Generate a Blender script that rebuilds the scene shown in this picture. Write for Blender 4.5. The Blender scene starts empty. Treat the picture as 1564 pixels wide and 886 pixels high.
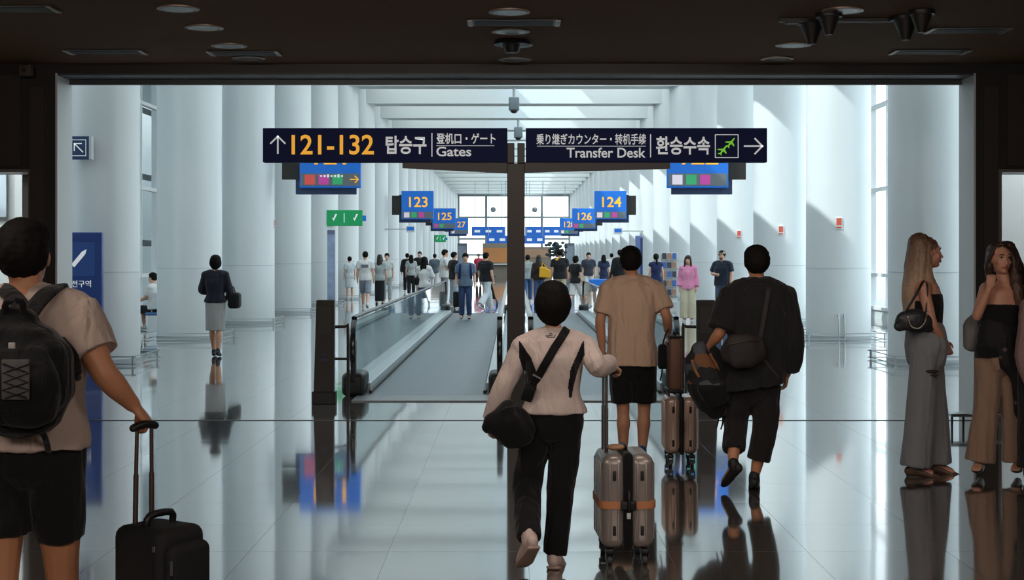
import bpy, bmesh, math, random
from mathutils import Vector, Matrix, noise
from mathutils.bvhtree import BVHTree
random.seed(7)
V = Vector
PI = math.pi
scene = bpy.context.scene
COL = scene.collection
F = 2172.0; CH = 1.7; VX = 785.0; HY = 388.0      # focal length in px, camera height, vanishing point

def W(px, py, d):
    """point seen at pixel px,py at distance d along the corridor"""
    return V(((px - VX) / F * d, d, CH - (py - HY) / F * d))
def DG(py):
    return CH * F / (py - HY)

# ------------------------------------------------------------------ materials
def lin(c):
    return tuple(((x / 255) / 12.92 if x / 255 <= 0.04045 else ((x / 255 + 0.055) / 1.055) ** 2.4) for x in c) + (1,)
MATS = {}
def mat(name, col, rough=0.6, metal=0.0, var=0.0, scale=6.0, spec=0.5, bump=0.0, bscale=200.0, ior=1.5, coat=0.0, sheen=0.0):
    if name in MATS: return MATS[name]
    m = bpy.data.materials.new(name); m.use_nodes = True
    nt = m.node_tree; b = nt.nodes['Principled BSDF']
    b.inputs['Base Color'].default_value = lin(col)
    b.inputs['Roughness'].default_value = rough
    b.inputs['Metallic'].default_value = metal
    b.inputs['Specular IOR Level'].default_value = spec
    b.inputs['IOR'].default_value = ior
    b.inputs['Coat Weight'].default_value = coat
    if sheen: b.inputs['Sheen Weight'].default_value = sheen
    tc = nt.nodes.new('ShaderNodeTexCoord')
    if var > 0:
        n = nt.nodes.new('ShaderNodeTexNoise'); n.inputs['Scale'].default_value = scale; n.inputs['Detail'].default_value = 4
        nt.links.new(tc.outputs['Object'], n.inputs['Vector'])
        r = nt.nodes.new('ShaderNodeMix'); r.data_type = 'RGBA'
        c = lin(col)
        r.inputs[6].default_value = tuple(x * (1 - var) for x in c[:3]) + (1,)
        r.inputs[7].default_value = tuple(min(1, x * (1 + var)) for x in c[:3]) + (1,)
        nt.links.new(n.outputs['Fac'], r.inputs[0]); nt.links.new(r.outputs[2], b.inputs['Base Color'])
    if bump > 0:
        n = nt.nodes.new('ShaderNodeTexNoise'); n.inputs['Scale'].default_value = bscale
        nt.links.new(tc.outputs['Object'], n.inputs['Vector'])
        bp = nt.nodes.new('ShaderNodeBump'); bp.inputs['Strength'].default_value = bump; bp.inputs['Distance'].default_value = 0.002
        nt.links.new(n.outputs['Fac'], bp.inputs['Height']); nt.links.new(bp.outputs[0], b.inputs['Normal'])
    MATS[name] = m; return m
def cloth(name, col, var=0.12):
    nm = 'cloth_' + name
    if nm in MATS: return MATS[nm]
    m = mat(nm, col, rough=0.85, var=var, scale=5, spec=0.25, sheen=0.15); nt = m.node_tree; b = nt.nodes['Principled BSDF']
    tc = nt.nodes.new('ShaderNodeTexCoord'); mp = nt.nodes.new('ShaderNodeMapping'); mp.inputs['Scale'].default_value = (1, 1, .38); nt.links.new(tc.outputs['Object'], mp.inputs[0])
    n = nt.nodes.new('ShaderNodeTexNoise'); n.inputs['Scale'].default_value = 13; n.inputs['Detail'].default_value = 3; n.inputs['Distortion'].default_value = .6; nt.links.new(mp.outputs[0], n.inputs['Vector'])
    bp = nt.nodes.new('ShaderNodeBump'); bp.inputs['Strength'].default_value = .75; bp.inputs['Distance'].default_value = .035; nt.links.new(n.outputs['Fac'], bp.inputs['Height']); nt.links.new(bp.outputs[0], b.inputs['Normal'])
    return m
def glow(name, col, strength):
    if name in MATS: return MATS[name]
    m = mat(name, col, rough=0.4)
    b = m.node_tree.nodes['Principled BSDF']
    b.inputs['Emission Color'].default_value = lin(col); b.inputs['Emission Strength'].default_value = strength
    return m
def glassmat(name, tint, refl=1.45, density=0.0):
    """thin glass: transparent with fresnel reflection"""
    m = bpy.data.materials.new(name); m.use_nodes = True; nt = m.node_tree; nt.nodes.clear()
    o = nt.nodes.new('ShaderNodeOutputMaterial'); t = nt.nodes.new('ShaderNodeBsdfTransparent'); g = nt.nodes.new('ShaderNodeBsdfGlossy')
    g.inputs['Roughness'].default_value = 0.02; t.inputs['Color'].default_value = lin(tint)
    f = nt.nodes.new('ShaderNodeFresnel'); ge = nt.nodes.new('ShaderNodeNewGeometry'); io = nt.nodes.new('ShaderNodeMix')
    io.inputs[2].default_value = refl; io.inputs[3].default_value = 1 / refl      # same reflection from either face of the pane
    nt.links.new(ge.outputs['Backfacing'], io.inputs[0]); nt.links.new(io.outputs[0], f.inputs['IOR'])
    mx = nt.nodes.new('ShaderNodeMixShader')
    nt.links.new(f.outputs[0], mx.inputs[0]); nt.links.new(t.outputs[0], mx.inputs[1]); nt.links.new(g.outputs[0], mx.inputs[2])
    out = mx
    if density > 0:
        d = nt.nodes.new('ShaderNodeBsdfDiffuse'); d.inputs['Color'].default_value = lin((205, 222, 226))
        m2 = nt.nodes.new('ShaderNodeMixShader'); m2.inputs[0].default_value = density
        nt.links.new(mx.outputs[0], m2.inputs[1]); nt.links.new(d.outputs[0], m2.inputs[2]); out = m2
    nt.links.new(out.outputs[0], o.inputs[0]); MATS[name] = m
    return m

SKIN = mat('skin_light', (214, 164, 134), 0.5, var=0.06, scale=12)
SKIN2 = mat('skin_tan', (196, 136, 100), 0.5, var=0.06, scale=12)
HAIRB = mat('hair_black', (22, 19, 18), 0.75, var=0.3, scale=30, spec=0.15, bump=1.0, bscale=90)
BLACK = cloth('black', (21, 21, 23)); CHAR = cloth('charcoal', (34, 33, 34))
RUB = mat('black_rubber', (20, 21, 23), 0.45); DARKM = mat('dark_metal', (52, 50, 47), 0.45, 0.4)
STEEL = mat('brushed_steel', (188, 194, 197), 0.3, 0.9); WHITEP = mat('white_paint', (226, 230, 232), 0.45)
LETW = glow('sign_white', (236, 240, 242), 0.25); LETO = glow('sign_orange', (250, 178, 48), 0.45)

# ------------------------------------------------------------------ objects
def tag(o, label=None, cat=None, group=None, kind=None):
    if label: o['label'] = label
    if cat: o['category'] = cat
    if group: o['group'] = group
    if kind: o['kind'] = kind
    return o
def empty(name, loc, label=None, cat=None, group=None, rz=0.0):
    o = bpy.data.objects.new(name, None); COL.objects.link(o); o.location = loc; o.rotation_euler = (0, 0, rz)
    o.empty_display_size = 0.1
    return tag(o, label, cat, group)
def link(name, me, parent=None, loc=(0, 0, 0), rot=(0, 0, 0)):
    o = bpy.data.objects.new(name, me); COL.objects.link(o); o.location = loc; o.rotation_euler = rot
    if parent is not None: o.parent = parent
    return o

class MB:
    """collects closed shapes; build() links them as one mesh object"""
    def __init__(s): s.v = []; s.f = []; s.m = []; s.mi = 0
    def add(s, vs, fs):
        b = len(s.v); s.v += [V(x) for x in vs]; s.f += [tuple(b + i for i in f) for f in fs]; s.m += [s.mi] * len(fs); return s
    def box(s, c, d, rot=None):
        hx, hy, hz = d[0] / 2, d[1] / 2, d[2] / 2
        vs = [V((x, y, z)) for x in (-hx, hx) for y in (-hy, hy) for z in (-hz, hz)]
        if rot is not None: vs = [rot @ v for v in vs]
        vs = [v + V(c) for v in vs]
        return s.add(vs, [(0, 1, 3, 2), (4, 6, 7, 5), (0, 4, 5, 1), (2, 3, 7, 6), (0, 2, 6, 4), (1, 5, 7, 3)])
    def b2(s, lo, hi): return s.box([(a + b) / 2 for a, b in zip(lo, hi)], [abs(b - a) for a, b in zip(lo, hi)])
    def rbox(s, c, d, r=0.02, n=4, taper=1.0):
        """rounded box: rounded rectangle in xy swept in z with rounded top and bottom"""
        hx, hy, hz = d[0] / 2, d[1] / 2, d[2] / 2; r = min(r, hx * .99, hy * .99, hz * .99)
        lev = [(-hz + r - r * math.sin(t), r - r * math.cos(t)) for t in [PI / 2 - i * PI / 2 / n for i in range(n + 1)]]
        lev += [(hz - r + r * math.sin(t), r - r * math.cos(t)) for t in [i * PI / 2 / n for i in range(n + 1)]]
        vs = []; K = 4 * (n + 1)
        for z, ins in lev:
            k = 1 + (taper - 1) * (z + hz) / (2 * hz)
            for q, (sx, sy) in enumerate(((1, 1), (-1, 1), (-1, -1), (1, -1))):
                for i in range(n + 1):
                    a = q * PI / 2 + i * PI / 2 / n
                    rr = max(r - ins, 1e-4)
                    vs.append((c[0] + ((hx - r) * sx + rr * math.cos(a)) * k, c[1] + ((hy - r) * sy + rr * math.sin(a)) * k, c[2] + z))
        fs = [(j * K + i, j * K + (i + 1) % K, (j + 1) * K + (i + 1) % K, (j + 1) * K + i) for j in range(len(lev) - 1) for i in range(K)]
        fs += [tuple(range(K))[::-1], tuple((len(lev) - 1) * K + i for i in range(K))]
        return s.add(vs, fs)
    def band(s, c, d, r, h, n=6):
        """flat belt: rounded rectangle outline standing h high"""
        P = []
        for q, (sx, sy) in enumerate(((1, 1), (-1, 1), (-1, -1), (1, -1))):
            for i in range(n + 1): a = q * PI / 2 + i * PI / 2 / n; P.append((c[0] + (d[0] / 2 - r) * sx + r * math.cos(a), c[1] + (d[1] / 2 - r) * sy + r * math.sin(a)))
        K = len(P); vs = [(x, y, c[2] - h / 2) for x, y in P] + [(x, y, c[2] + h / 2) for x, y in P]
        return s.add(vs, [(i, (i + 1) % K, K + (i + 1) % K, K + i) for i in range(K)] + [tuple(range(K))[::-1], tuple(range(K, 2 * K))])
    def ell(s, c, r, rot=None, n=14, m=10):
        vs = [V((0, 0, r[2]))]
        for j in range(1, m):
            t = PI * j / m
            for i in range(n):
                a = 2 * PI * i / n; vs.append(V((r[0] * math.sin(t) * math.cos(a), r[1] * math.sin(t) * math.sin(a), r[2] * math.cos(t))))
        vs.append(V((0, 0, -r[2])))
        fs = [(0, 1 + i, 1 + (i + 1) % n) for i in range(n)]
        for j in range(m - 2):
            for i in range(n):
                a = 1 + j * n + i; b = 1 + j * n + (i + 1) % n; fs.append((a, a + n, b + n, b))
        L = len(vs) - 1; q = 1 + (m - 2) * n
        fs += [(L, q + (i + 1) % n, q + i) for i in range(n)]
        if rot is not None: vs = [rot @ v for v in vs]
        return s.add([v + V(c) for v in vs], fs)
    def loft(s, pts, rad, side=(1, 0, 0), n=14, sub=4, dome=True, p=2.0):
        """sweep an ellipse (a along side, b across) along a smooth line through pts"""
        pts = [V(q) for q in pts]; rad = [(r, r) if not isinstance(r, (tuple, list)) else r for r in rad]
        P = []; R = []
        N = len(pts)
        for i in range(N - 1):
            p0 = pts[max(i - 1, 0)]; p1 = pts[i]; p2 = pts[i + 1]; p3 = pts[min(i + 2, N - 1)]
            for k in range(sub):
                t = k / sub
                P.append(0.5 * ((2 * p1) + (p2 - p0) * t + (2 * p0 - 5 * p1 + 4 * p2 - p3) * t * t + (3 * p1 - p0 - 3 * p2 + p3) * t ** 3))
                e = t * t * (3 - 2 * t) if sub > 1 else t
                R.append(tuple(rad[i][q] * (1 - e) + rad[i + 1][q] * e for q in (0, 1)))
        P.append(pts[-1]); R.append(rad[-1])
        side = V(side)
        rings = []
        for i in range(len(P)):
            t = (P[min(i + 1, len(P) - 1)] - P[max(i - 1, 0)])
            if t.length < 1e-9: t = V((0, 0, 1))
            t.normalize(); u = side - t * side.dot(t)
            if u.length < 1e-3: u = t.orthogonal()
            u.normalize(); w = t.cross(u); side = u * .5 + side * .5 if False else side
            rings.append((P[i], u, w, R[i], t))
        def ring(c, u, w, a, b):
            o = []
            for i in range(n):
                A = 2 * PI * i / n; ca, sa = math.cos(A), math.sin(A)
                if p != 2.0: ca = math.copysign(abs(ca) ** (2 / p), ca); sa = math.copysign(abs(sa) ** (2 / p), sa)
                o.append(c + u * a * ca + w * b * sa)
            return o
        allr = []
        if dome:
            c, u, w, (a, b), t = rings[0]; m = min(a, b)
            for k in (80, 50, 25): q = math.radians(k); allr.append(ring(c - t * m * math.sin(q), u, w, a * math.cos(q), b * math.cos(q)))
        for c, u, w, (a, b), t in rings: allr.append(ring(c, u, w, a, b))
        if dome:
            c, u, w, (a, b), t = rings[-1]; m = min(a, b)
            for k in (25, 50, 80): q = math.radians(k); allr.append(ring(c + t * m * math.sin(q), u, w, a * math.cos(q), b * math.cos(q)))
        vs = [v for r in allr for v in r]
        fs = [(j * n + i, j * n + (i + 1) % n, (j + 1) * n + (i + 1) % n, (j + 1) * n + i) for j in range(len(allr) - 1) for i in range(n)]
        fs += [tuple(range(n))[::-1], tuple((len(allr) - 1) * n + i for i in range(n))]
        return s.add(vs, fs)
    def tube(s, pts, r, n=10, sub=1, side=(1, 0, 0)): return s.loft(pts, [r] * len(pts), side=side, n=n, sub=sub, dome=False)
    def cyl(s, c, r, h, n=24, axis='Z', r2=None):
        r2 = r if r2 is None else r2; ax = {'X': V((1, 0, 0)), 'Y': V((0, 1, 0)), 'Z': V((0, 0, 1))}[axis]
        sd = V((1, 0, 0)) if axis != 'X' else V((0, 1, 0)); c = V(c)
        return s.loft([c - ax * h / 2, c + ax * h / 2], [r, r2], side=sd, n=n, sub=1, dome=False)
    def prism(s, poly, y0, y1):
        """outline in xz pushed from y0 to y1"""
        n = len(poly); vs = [(x, y0, z) for x, z in poly] + [(x, y1, z) for x, z in poly]
        return s.add(vs, [tuple(range(n)), tuple(range(2 * n - 1, n - 1, -1))] + [(i, i + n, (i + 1) % n + n, (i + 1) % n) for i in range(n)])
    def raw(s, name='m'):
        me = bpy.data.meshes.new(name); me.from_pydata([tuple(v) for v in s.v], [], s.f); return me
    def build(s, name, mats, parent=None, smooth=False, bevel=0.0, off=None, fix=True):
        me = s.raw(name)
        if off is not None: me.transform(Matrix.Translation(-V(off)))
        if not isinstance(mats, (list, tuple)): mats = [mats]
        for m in mats: me.materials.append(m)
        if len(mats) > 1: me.polygons.foreach_set('material_index', s.m)
        if fix:
            bm = bmesh.new(); bm.from_mesh(me); bmesh.ops.recalc_face_normals(bm, faces=bm.faces); bm.to_mesh(me); bm.free()
        if smooth: me.polygons.foreach_set('use_smooth', [True] * len(me.polygons)); me.set_sharp_from_angle(angle=math.radians(40))
        o = link(name, me, parent)
        if bevel: b = o.modifiers.new('Bevel', 'BEVEL'); b.width = bevel; b.segments = 2; b.limit_method = 'ANGLE'
        return o
    def skin(s, voxel, it=3, fac=0.5):
        """one continuous surface around everything collected"""
        me = s.raw('tmp'); o = bpy.data.objects.new('tmp', me); COL.objects.link(o)
        r = o.modifiers.new('r', 'REMESH'); r.mode = 'VOXEL'; r.voxel_size = voxel
        if it: q = o.modifiers.new('s', 'SMOOTH'); q.iterations = it; q.factor = fac
        dg = bpy.context.evaluated_depsgraph_get(); out = bpy.data.meshes.new_from_object(o.evaluated_get(dg))
        bpy.data.objects.remove(o); bpy.data.meshes.remove(me)
        out.polygons.foreach_set('use_smooth', [True] * len(out.polygons))
        return out

def folds(me, amp, fr=(13, 13, 4), seed=0.0, mask=None):
    off = V((seed * 3.7, seed * 1.3, seed * 2.1))
    for v, nrm in zip(me.vertices, [V(x.vector) for x in me.vertex_normals]):
        p = v.co; q = V((p.x * fr[0], p.y * fr[1], p.z * fr[2])) + off
        a = noise.noise(q) + 0.5 * noise.noise(q * 2.1)
        a = a if mask is None else a * mask(p)
        v.co = p + nrm * (amp * a)
def finish(me, name, mats, parent, off, paint=None):
    if not isinstance(mats, (list, tuple)): mats = [mats]
    for m in mats: me.materials.append(m)
    if paint:
        for f in me.polygons:
            k = paint(f.center)
            if k: f.material_index = k
    me.transform(Matrix.Translation(-V(off)))
    return link(name, me, parent)

def textmesh(txt, size, m, parent, name, loc, rot=(PI / 2, 0, 0), align='LEFT', bold=0.0, depth=0.004, xs=1.0):
    cu = bpy.data.curves.new('t', 'FONT'); cu.body = txt; cu.size = size; cu.align_x = align; cu.align_y = 'BOTTOM_BASELINE'
    cu.extrude = depth; cu.offset = bold; cu.resolution_u = 4
    o = bpy.data.objects.new('t', cu); COL.objects.link(o)
    dg = bpy.context.evaluated_depsgraph_get(); me = bpy.data.meshes.new_from_object(o.evaluated_get(dg))
    bpy.data.objects.remove(o); bpy.data.curves.remove(cu)
    if xs != 1.0: me.transform(Matrix.Diagonal((xs, 1, 1, 1)))
    me.materials.clear(); me.materials.append(m)
    return link(name, me, parent, loc, rot)
# ================================================================== THE PLACE
WALLD = mat('dark_wall_panel', (47, 40, 35), 0.5, var=0.1, scale=2)
def struct(o, label=None): return tag(o, label, kind='structure')

def floor_material():
    m = bpy.data.materials.new('polished_stone_floor'); m.use_nodes = True; nt = m.node_tree; N = nt.nodes; L = nt.links
    b = N['Principled BSDF']
    g = N.new('ShaderNodeNewGeometry')
    sc = N.new('ShaderNodeVectorMath'); sc.operation = 'MULTIPLY_ADD'
    sc.inputs[1].default_value = (1 / 0.797,) * 2 + (0,); sc.inputs[2].default_value = (0.8985, 0.806, 0)
    L.new(g.outputs['Position'], sc.inputs[0])
    fl = N.new('ShaderNodeVectorMath'); fl.operation = 'FLOOR'; L.new(sc.outputs[0], fl.inputs[0])
    fr = N.new('ShaderNodeVectorMath'); fr.operation = 'FRACTION'; L.new(sc.outputs[0], fr.inputs[0])
    sp = N.new('ShaderNodeSeparateXYZ'); L.new(fr.outputs[0], sp.inputs[0])
    def line(sock, w):
        a = N.new('ShaderNodeMath'); a.operation = 'SUBTRACT'; L.new(sock, a.inputs[0]); a.inputs[1].default_value = 0.5
        c = N.new('ShaderNodeMath'); c.operation = 'ABSOLUTE'; L.new(a.outputs[0], c.inputs[0])
        d = N.new('ShaderNodeMath'); d.operation = 'GREATER_THAN'; L.new(c.outputs[0], d.inputs[0]); d.inputs[1].default_value = 0.5 - w
        return d.outputs[0]
    mx = N.new('ShaderNodeMath'); mx.operation = 'MAXIMUM'; L.new(line(sp.outputs[0], 0.0032), mx.inputs[0]); L.new(line(sp.outputs[1], 0.0022), mx.inputs[1])
    wn = N.new('ShaderNodeTexWhiteNoise'); L.new(fl.outputs[0], wn.inputs['Vector'])
    n = N.new('ShaderNodeTexNoise'); n.inputs['Scale'].default_value = 60; n.inputs['Detail'].default_value = 6; L.new(g.outputs['Position'], n.inputs['Vector'])
    cr = N.new('ShaderNodeMix'); cr.data_type = 'RGBA'; cr.inputs[6].default_value = lin((72, 67, 62)); cr.inputs[7].default_value = lin((104, 98, 92))
    L.new(n.outputs['Fac'], cr.inputs[0])
    c2 = N.new('ShaderNodeMix'); c2.data_type = 'RGBA'; c2.inputs[7].default_value = lin((58, 54, 50)); L.new(mx.outputs[0], c2.inputs[0]); L.new(cr.outputs[2], c2.inputs[6])
    L.new(c2.outputs[2], b.inputs['Base Color'])
    r = N.new('ShaderNodeMath'); r.operation = 'MULTIPLY_ADD'; L.new(mx.outputs[0], r.inputs[0]); r.inputs[1].default_value = 0.35; r.inputs[2].default_value = 0.085
    L.new(r.outputs[0], b.inputs['Roughness'])
    # every slab lies a hair out of level, so reflections break at the joints
    su = N.new('ShaderNodeVectorMath'); su.operation = 'SUBTRACT'; L.new(wn.outputs['Color'], su.inputs[0]); su.inputs[1].default_value = (0.5, 0.5, 0.5)
    mu = N.new('ShaderNodeVectorMath'); mu.operation = 'MULTIPLY_ADD'; L.new(su.outputs[0], mu.inputs[0]); mu.inputs[1].default_value = (0.0015, 0.004, 0); L.new(g.outputs['Normal'], mu.inputs[2])
    no = N.new('ShaderNodeVectorMath'); no.operation = 'NORMALIZE'; L.new(mu.outputs[0], no.inputs[0]); L.new(no.outputs[0], b.inputs['Normal'])
    b.inputs['IOR'].default_value = 1.9; b.inputs['Coat Weight'].default_value = 1.0; b.inputs['Coat Roughness'].default_value = 0.05; b.inputs['Coat IOR'].default_value = 1.6
    L.new(no.outputs[0], b.inputs['Coat Normal'])
    return m
YW0, YW1 = 14.5, 14.97      # the portal wall
HC = 3.64                   # ceiling of the dark hall
XW = 9.6                    # side walls of the bright concourse
YE = 151.0                  # far end
m = MB(); m.box((0, 72, -0.1), (2 * XW + .6, 160, 0.2)); struct(m.build('floor', floor_material()))
# dark hall
m = MB(); m.box((0, 3.25, HC + .1), (2 * XW + .6, 22.5, .2)); struct(m.build('ceiling', mat('dark_ceiling', (134, 108, 88), 0.75, var=0.08, scale=1.5, spec=.1)))
for sx, nm in ((-1, 'wall_left'), (1, 'wall_right')):
    m = MB(); m.b2((sx * XW, -8, 0), (sx * (XW + .3), YW0, HC)); struct(m.build(nm, WALLD))
m = MB(); m.b2((-XW - .3, -8.3, 0), (XW + .3, -8, HC)); struct(m.build('wall_rear', WALLD))
# portal wall with the wide opening and a lower doorway each side
OX0, OX1, OZ = (85 - VX) / F * YW0, (1490 - VX) / F * YW0, CH + (HY - 112) / F * YW0
SX0, SX1, SZ = -4.905, 4.925, 2.565
m = MB()
m.b2((-XW, YW0, OZ), (XW, YW1, 9.6))
m.b2((SX0, YW0, 0), (OX0, YW1, OZ)); m.b2((OX1, YW0, 0), (SX1, YW1, OZ))
m.b2((-7.6, YW0, SZ), (SX0, YW1, OZ)); m.b2((SX1, YW0, SZ), (7.6, YW1, OZ))
m.b2((-XW, YW0, 0), (-7.6, YW1, OZ)); m.b2((7.6, YW0, 0), (XW, YW1, OZ))
struct(m.build('wall_front', mat('black_brown_wall', (30, 26, 23), 0.45, var=0.1, scale=2)))
PAN = mat('brown_wall_panel', (52, 43, 37), 0.42, var=0.12, scale=3)
m = MB()      # raised cladding panels over and beside the side doorways
for s in (-1, 1):
    m.b2((s * 5.02, YW0 - .03, SZ + .03), (s * 7.5, YW0, HC - .12)); m.b2((s * 7.66, YW0 - .03, 0.02), (s * 9.5, YW0, HC - .12))
    m.b2((s * 4.93 - .001, YW0 - .03, 0.02), (s * 4.78, YW0, 3.4))
struct(m.build('trim_1', PAN))
ALU = mat('pale_aluminium', (206, 210, 212), 0.45, 0.0)
m = MB(); t = .02      # bright lining of the opening
m.b2((OX0, YW0 - .01, 0), (OX0 + t, YW1 + .01, OZ)); m.b2((OX1 - t, YW0 - .01, 0), (OX1, YW1 + .01, OZ))
struct(m.build('trim_2', ALU))
m = MB(); m.b2((OX0 + t, YW0 - .005, OZ - .02), (OX1 - t, YW1, OZ)); m.b2((OX0 + t, YW1 - .09, OZ - .07), (OX1 - t, YW1 - .03, OZ - .02)); struct(m.build('trim_3', mat('grey_track', (70, 74, 76), 0.4, 0.5)))
m = MB(); m.b2((-XW, YW0 - .005, 0), (XW, YW0 + .03, 0.004)); struct(m.build('trim_4', mat('threshold_strip', (70, 70, 68), 0.35, 0.6)))
m = MB()
for s, x in ((-1, SX0), (1, SX1)):
    m.b2((x, YW0, 0), (x + s * .05, YW1, SZ)); m.b2((s * 7.55, YW0, 0), (s * 7.6, YW1, SZ)); m.b2((x, YW0 + .01, SZ - .03), (s * 7.6, YW1, SZ))
struct(m.build('trim_5', mat('doorway_lining', (120, 116, 110), 0.4, 0.4)))
# pale partition walls a little beyond the side doorways
for s, sd in ((-1, 'left'), (1, 'right')):
    mb = MB(); mb.b2((s * 5.75, 17.4, 0), (s * XW, 17.6, 4.6)); struct(mb.build('wall_partition_' + sd, mat('partition_grey', (196, 204, 204), .5, var=.03, scale=1)))
mb = MB(); mb.b2((-7.4, 17.36, 2.15), (-6.2, 17.4, 3.2)); o = mb.build('window_200', mat('lobby_glass', (190, 206, 216), .15)); struct(o)
# a mullion post inside the doorway beside the left pillar
o = MB().b2((-5.06, YW1 + .5, 0), (-5.0, YW1 + .56, SZ + .4)).b2((-5.35, YW1 + .5, 0), (-5.28, YW1 + .56, SZ + .4)).b2((-5.35, YW1 + .5, 2.55), (-5.0, YW1 + .56, 2.62)).build('trim_6', ALU); struct(o)

# ------------------------------------------------------------------ bright concourse
COLW = mat('pale_column_paint', (222, 229, 232), 0.32, var=0.02, scale=1.2)
BEAMW = mat('pale_beam_paint', (214, 222, 224), 0.5)
CY = [22.3 + 6.3 * k for k in range(21)]
CR, CX = 0.64, 6.52
RZ = 9.3
def column(x, y, side):
    mb = MB(); mb.cyl((x, y, 4.4), CR, 8.8, n=48)
    o = mb.build('column_' + side, COLW, smooth=True); struct(o)
    mb = MB(); mb.cyl((x, y, 0.04), CR + .012, 0.08, n=48); mb.cyl((x, y, 1.42), CR + .004, 0.012, n=48)
    mb.build('base_ring', mat('column_joint', (188, 197, 202), 0.4), o, smooth=True)
    # steel guard frame on short posts around the foot
    mb = MB(); h = CR + .10
    for z in (.14, .03):
        for s in (-1, 1):
            mb.box((x + s * h, y, z), (.018, 2 * h - .04, .016)); mb.box((x, y + s * h, z), (2 * h + .1, .018, .016))
    for sx in (-1, 1):
        for sy in (-1, 1): mb.box((x + sx * h, y + sy * h, .08), (.03, .03, .15))
    mb.build('guard_rail', STEEL, o)
    return o
for y in CY:
    column(-CX, y, 'left'); column(CX, y, 'right')
for k, y in enumerate(CY):      # cross beams over each pair of columns
    mb = MB(); mb.b2((-7.3, y - .55, 8.0), (7.3, y + .55, RZ + .05)); struct(mb.build('trim_beam', BEAMW))
    if k in (5, 7): pass
# roof with a long glazed slot over the far-right half
m = MB(); SK0, SK1 = -.8, 2.1
m.b2((-XW - 9, YW1, RZ), (SK0, YE, RZ + .25)); m.b2((SK1, YW1, RZ), (XW, YE, RZ + .25)); m.b2((SK0, YW1, RZ), (SK1, 23, RZ + .25))  # wide left overhang is added, unseen, to keep sun off the left columns
struct(m.build('ceiling_concourse', BEAMW))
GL = glassmat('window_glass', (244, 250, 252))
m = MB(); m.b2((SK0, 23, RZ + .1), (SK1, YE, RZ + .12)); struct(m.build('window_roof', GL))
# side walls: low solid kerb, glazing bays with white mullions
MUL = mat('white_mullion', (232, 236, 238), 0.4)
wn = 0
for s, sd in ((-1, 'left'), (1, 'right')):
    mb = MB(); mb.b2((s * XW, YW1, 0), (s * (XW + .25), YE, .25)); mb.b2((s * XW, YW1, 8.2), (s * (XW + .25), YE, RZ)); struct(mb.build('wall_concourse_' + sd, BEAMW))
    yy = [YW1] + [c + 3.15 for c in CY]
    for i in range(len(yy) - 1):
        a, b = yy[i], min(yy[i + 1], YE); wn += 1
        mb = MB(); k = max(2, round((b - a) / 1.55))
        for j in range(k):
            y = a + (b - a) * j / k + (.07 if j == 0 else 0); w_ = .13 if j == 0 else .05
            mb.b2((s * (XW - .06), y - w_ / 2, .25), (s * (XW + .1), y + w_ / 2, 8.2))
        for z in (.27, 1.15, 3.4, 5.6, 8.15): mb.b2((s * (XW - .05), a, z - .045), (s * (XW + .08), b, z + .045))
        o = mb.build('window_%d' % wn, MUL); struct(o)
        mb = MB(); mb.b2((s * (XW + .02), a, .25), (s * (XW + .03), b, 8.2)); mb.build('pane', GL, o)
# far end wall with big squared window
mb = MB()
mb.b2((-XW, YE, 0), (-5.9, YE + .3, RZ)); mb.b2((5.9, YE, 0), (XW, YE + .3, RZ)); mb.b2((-5.9, YE, 8.0), (5.9, YE + .3, RZ)); struct(mb.build('wall_end', BEAMW))
mb = MB()
for i in range(5): x = -5.9 + 11.8 * i / 4; mb.b2((x - .13, YE - .1, 0), (x + .13, YE + .1, 8))
for z in (.1, 1.6, 3.3, 5.6, 7.9): mb.b2((-5.9, YE - .08, z - .1), (5.9, YE + .08, z + .1))
mb.ell((-2.2, YE - .3, 6.4), (.3, .2, .3)); mb.ell((2.2, YE - .3, 6.4), (.3, .2, .3))
o = mb.build('window_%d' % (wn + 1), mat('grey_mullion', (150, 160, 164), 0.4)); struct(o)
MB().b2((-5.9, YE + .1, 0), (5.9, YE + .12, 8)).build('pane', GL, o)
# airfield ground outside
m = MB(); m.box((0, 110, -5.2), (900, 700, .4)); struct(m.build('ground_outside', mat('apron_concrete', (170, 172, 170), 0.9, var=.1, scale=.05)))

# building mass added to block the left sky, seen in slivers between columns
m = MB(); m.b2((-34, 10, -5), (-24, 170, 13)); struct(m.build('wall_sky_block_left', mat('sky_block_cladding', (206, 210, 210), .7, var=.15, scale=.4)))
m = MB()
for i in range(34): m.b2((-24.12, 12 + i * 4.6, -5), (-24, 12.5 + i * 4.6, 13))
for z in (2.2, 6.5, 10.8): m.b2((-24.1, 10, z), (-24, 170, z + .4))
struct(m.build('trim_sky_block_left', MUL))
# cameras hanging under the beams
for k, (py) in ((5, 155), (7, 205)):
    y = CY[k] + 0; z = 8.0
    e = empty('ceiling_camera', (0.1 * (k - 5), y - .45, 7.33), ['small grey ceiling camera on the nearer beam above the hanging sign', 'small grey ceiling camera seen in the gap between the two sign blades'][k == 7], 'camera')
    MB().cyl((0, .3, .42), .05, .5).build('stem', STEEL, e, smooth=True); MB().rbox((0, 0, 0), (.4, .4, .5), .06).build('housing', mat('cam_grey', (110, 120, 126), .4), e, smooth=True)
    MB().ell((0, 0, -.22), (.15, .15, .14)).build('lens_dome', RUB, e, smooth=True)

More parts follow.
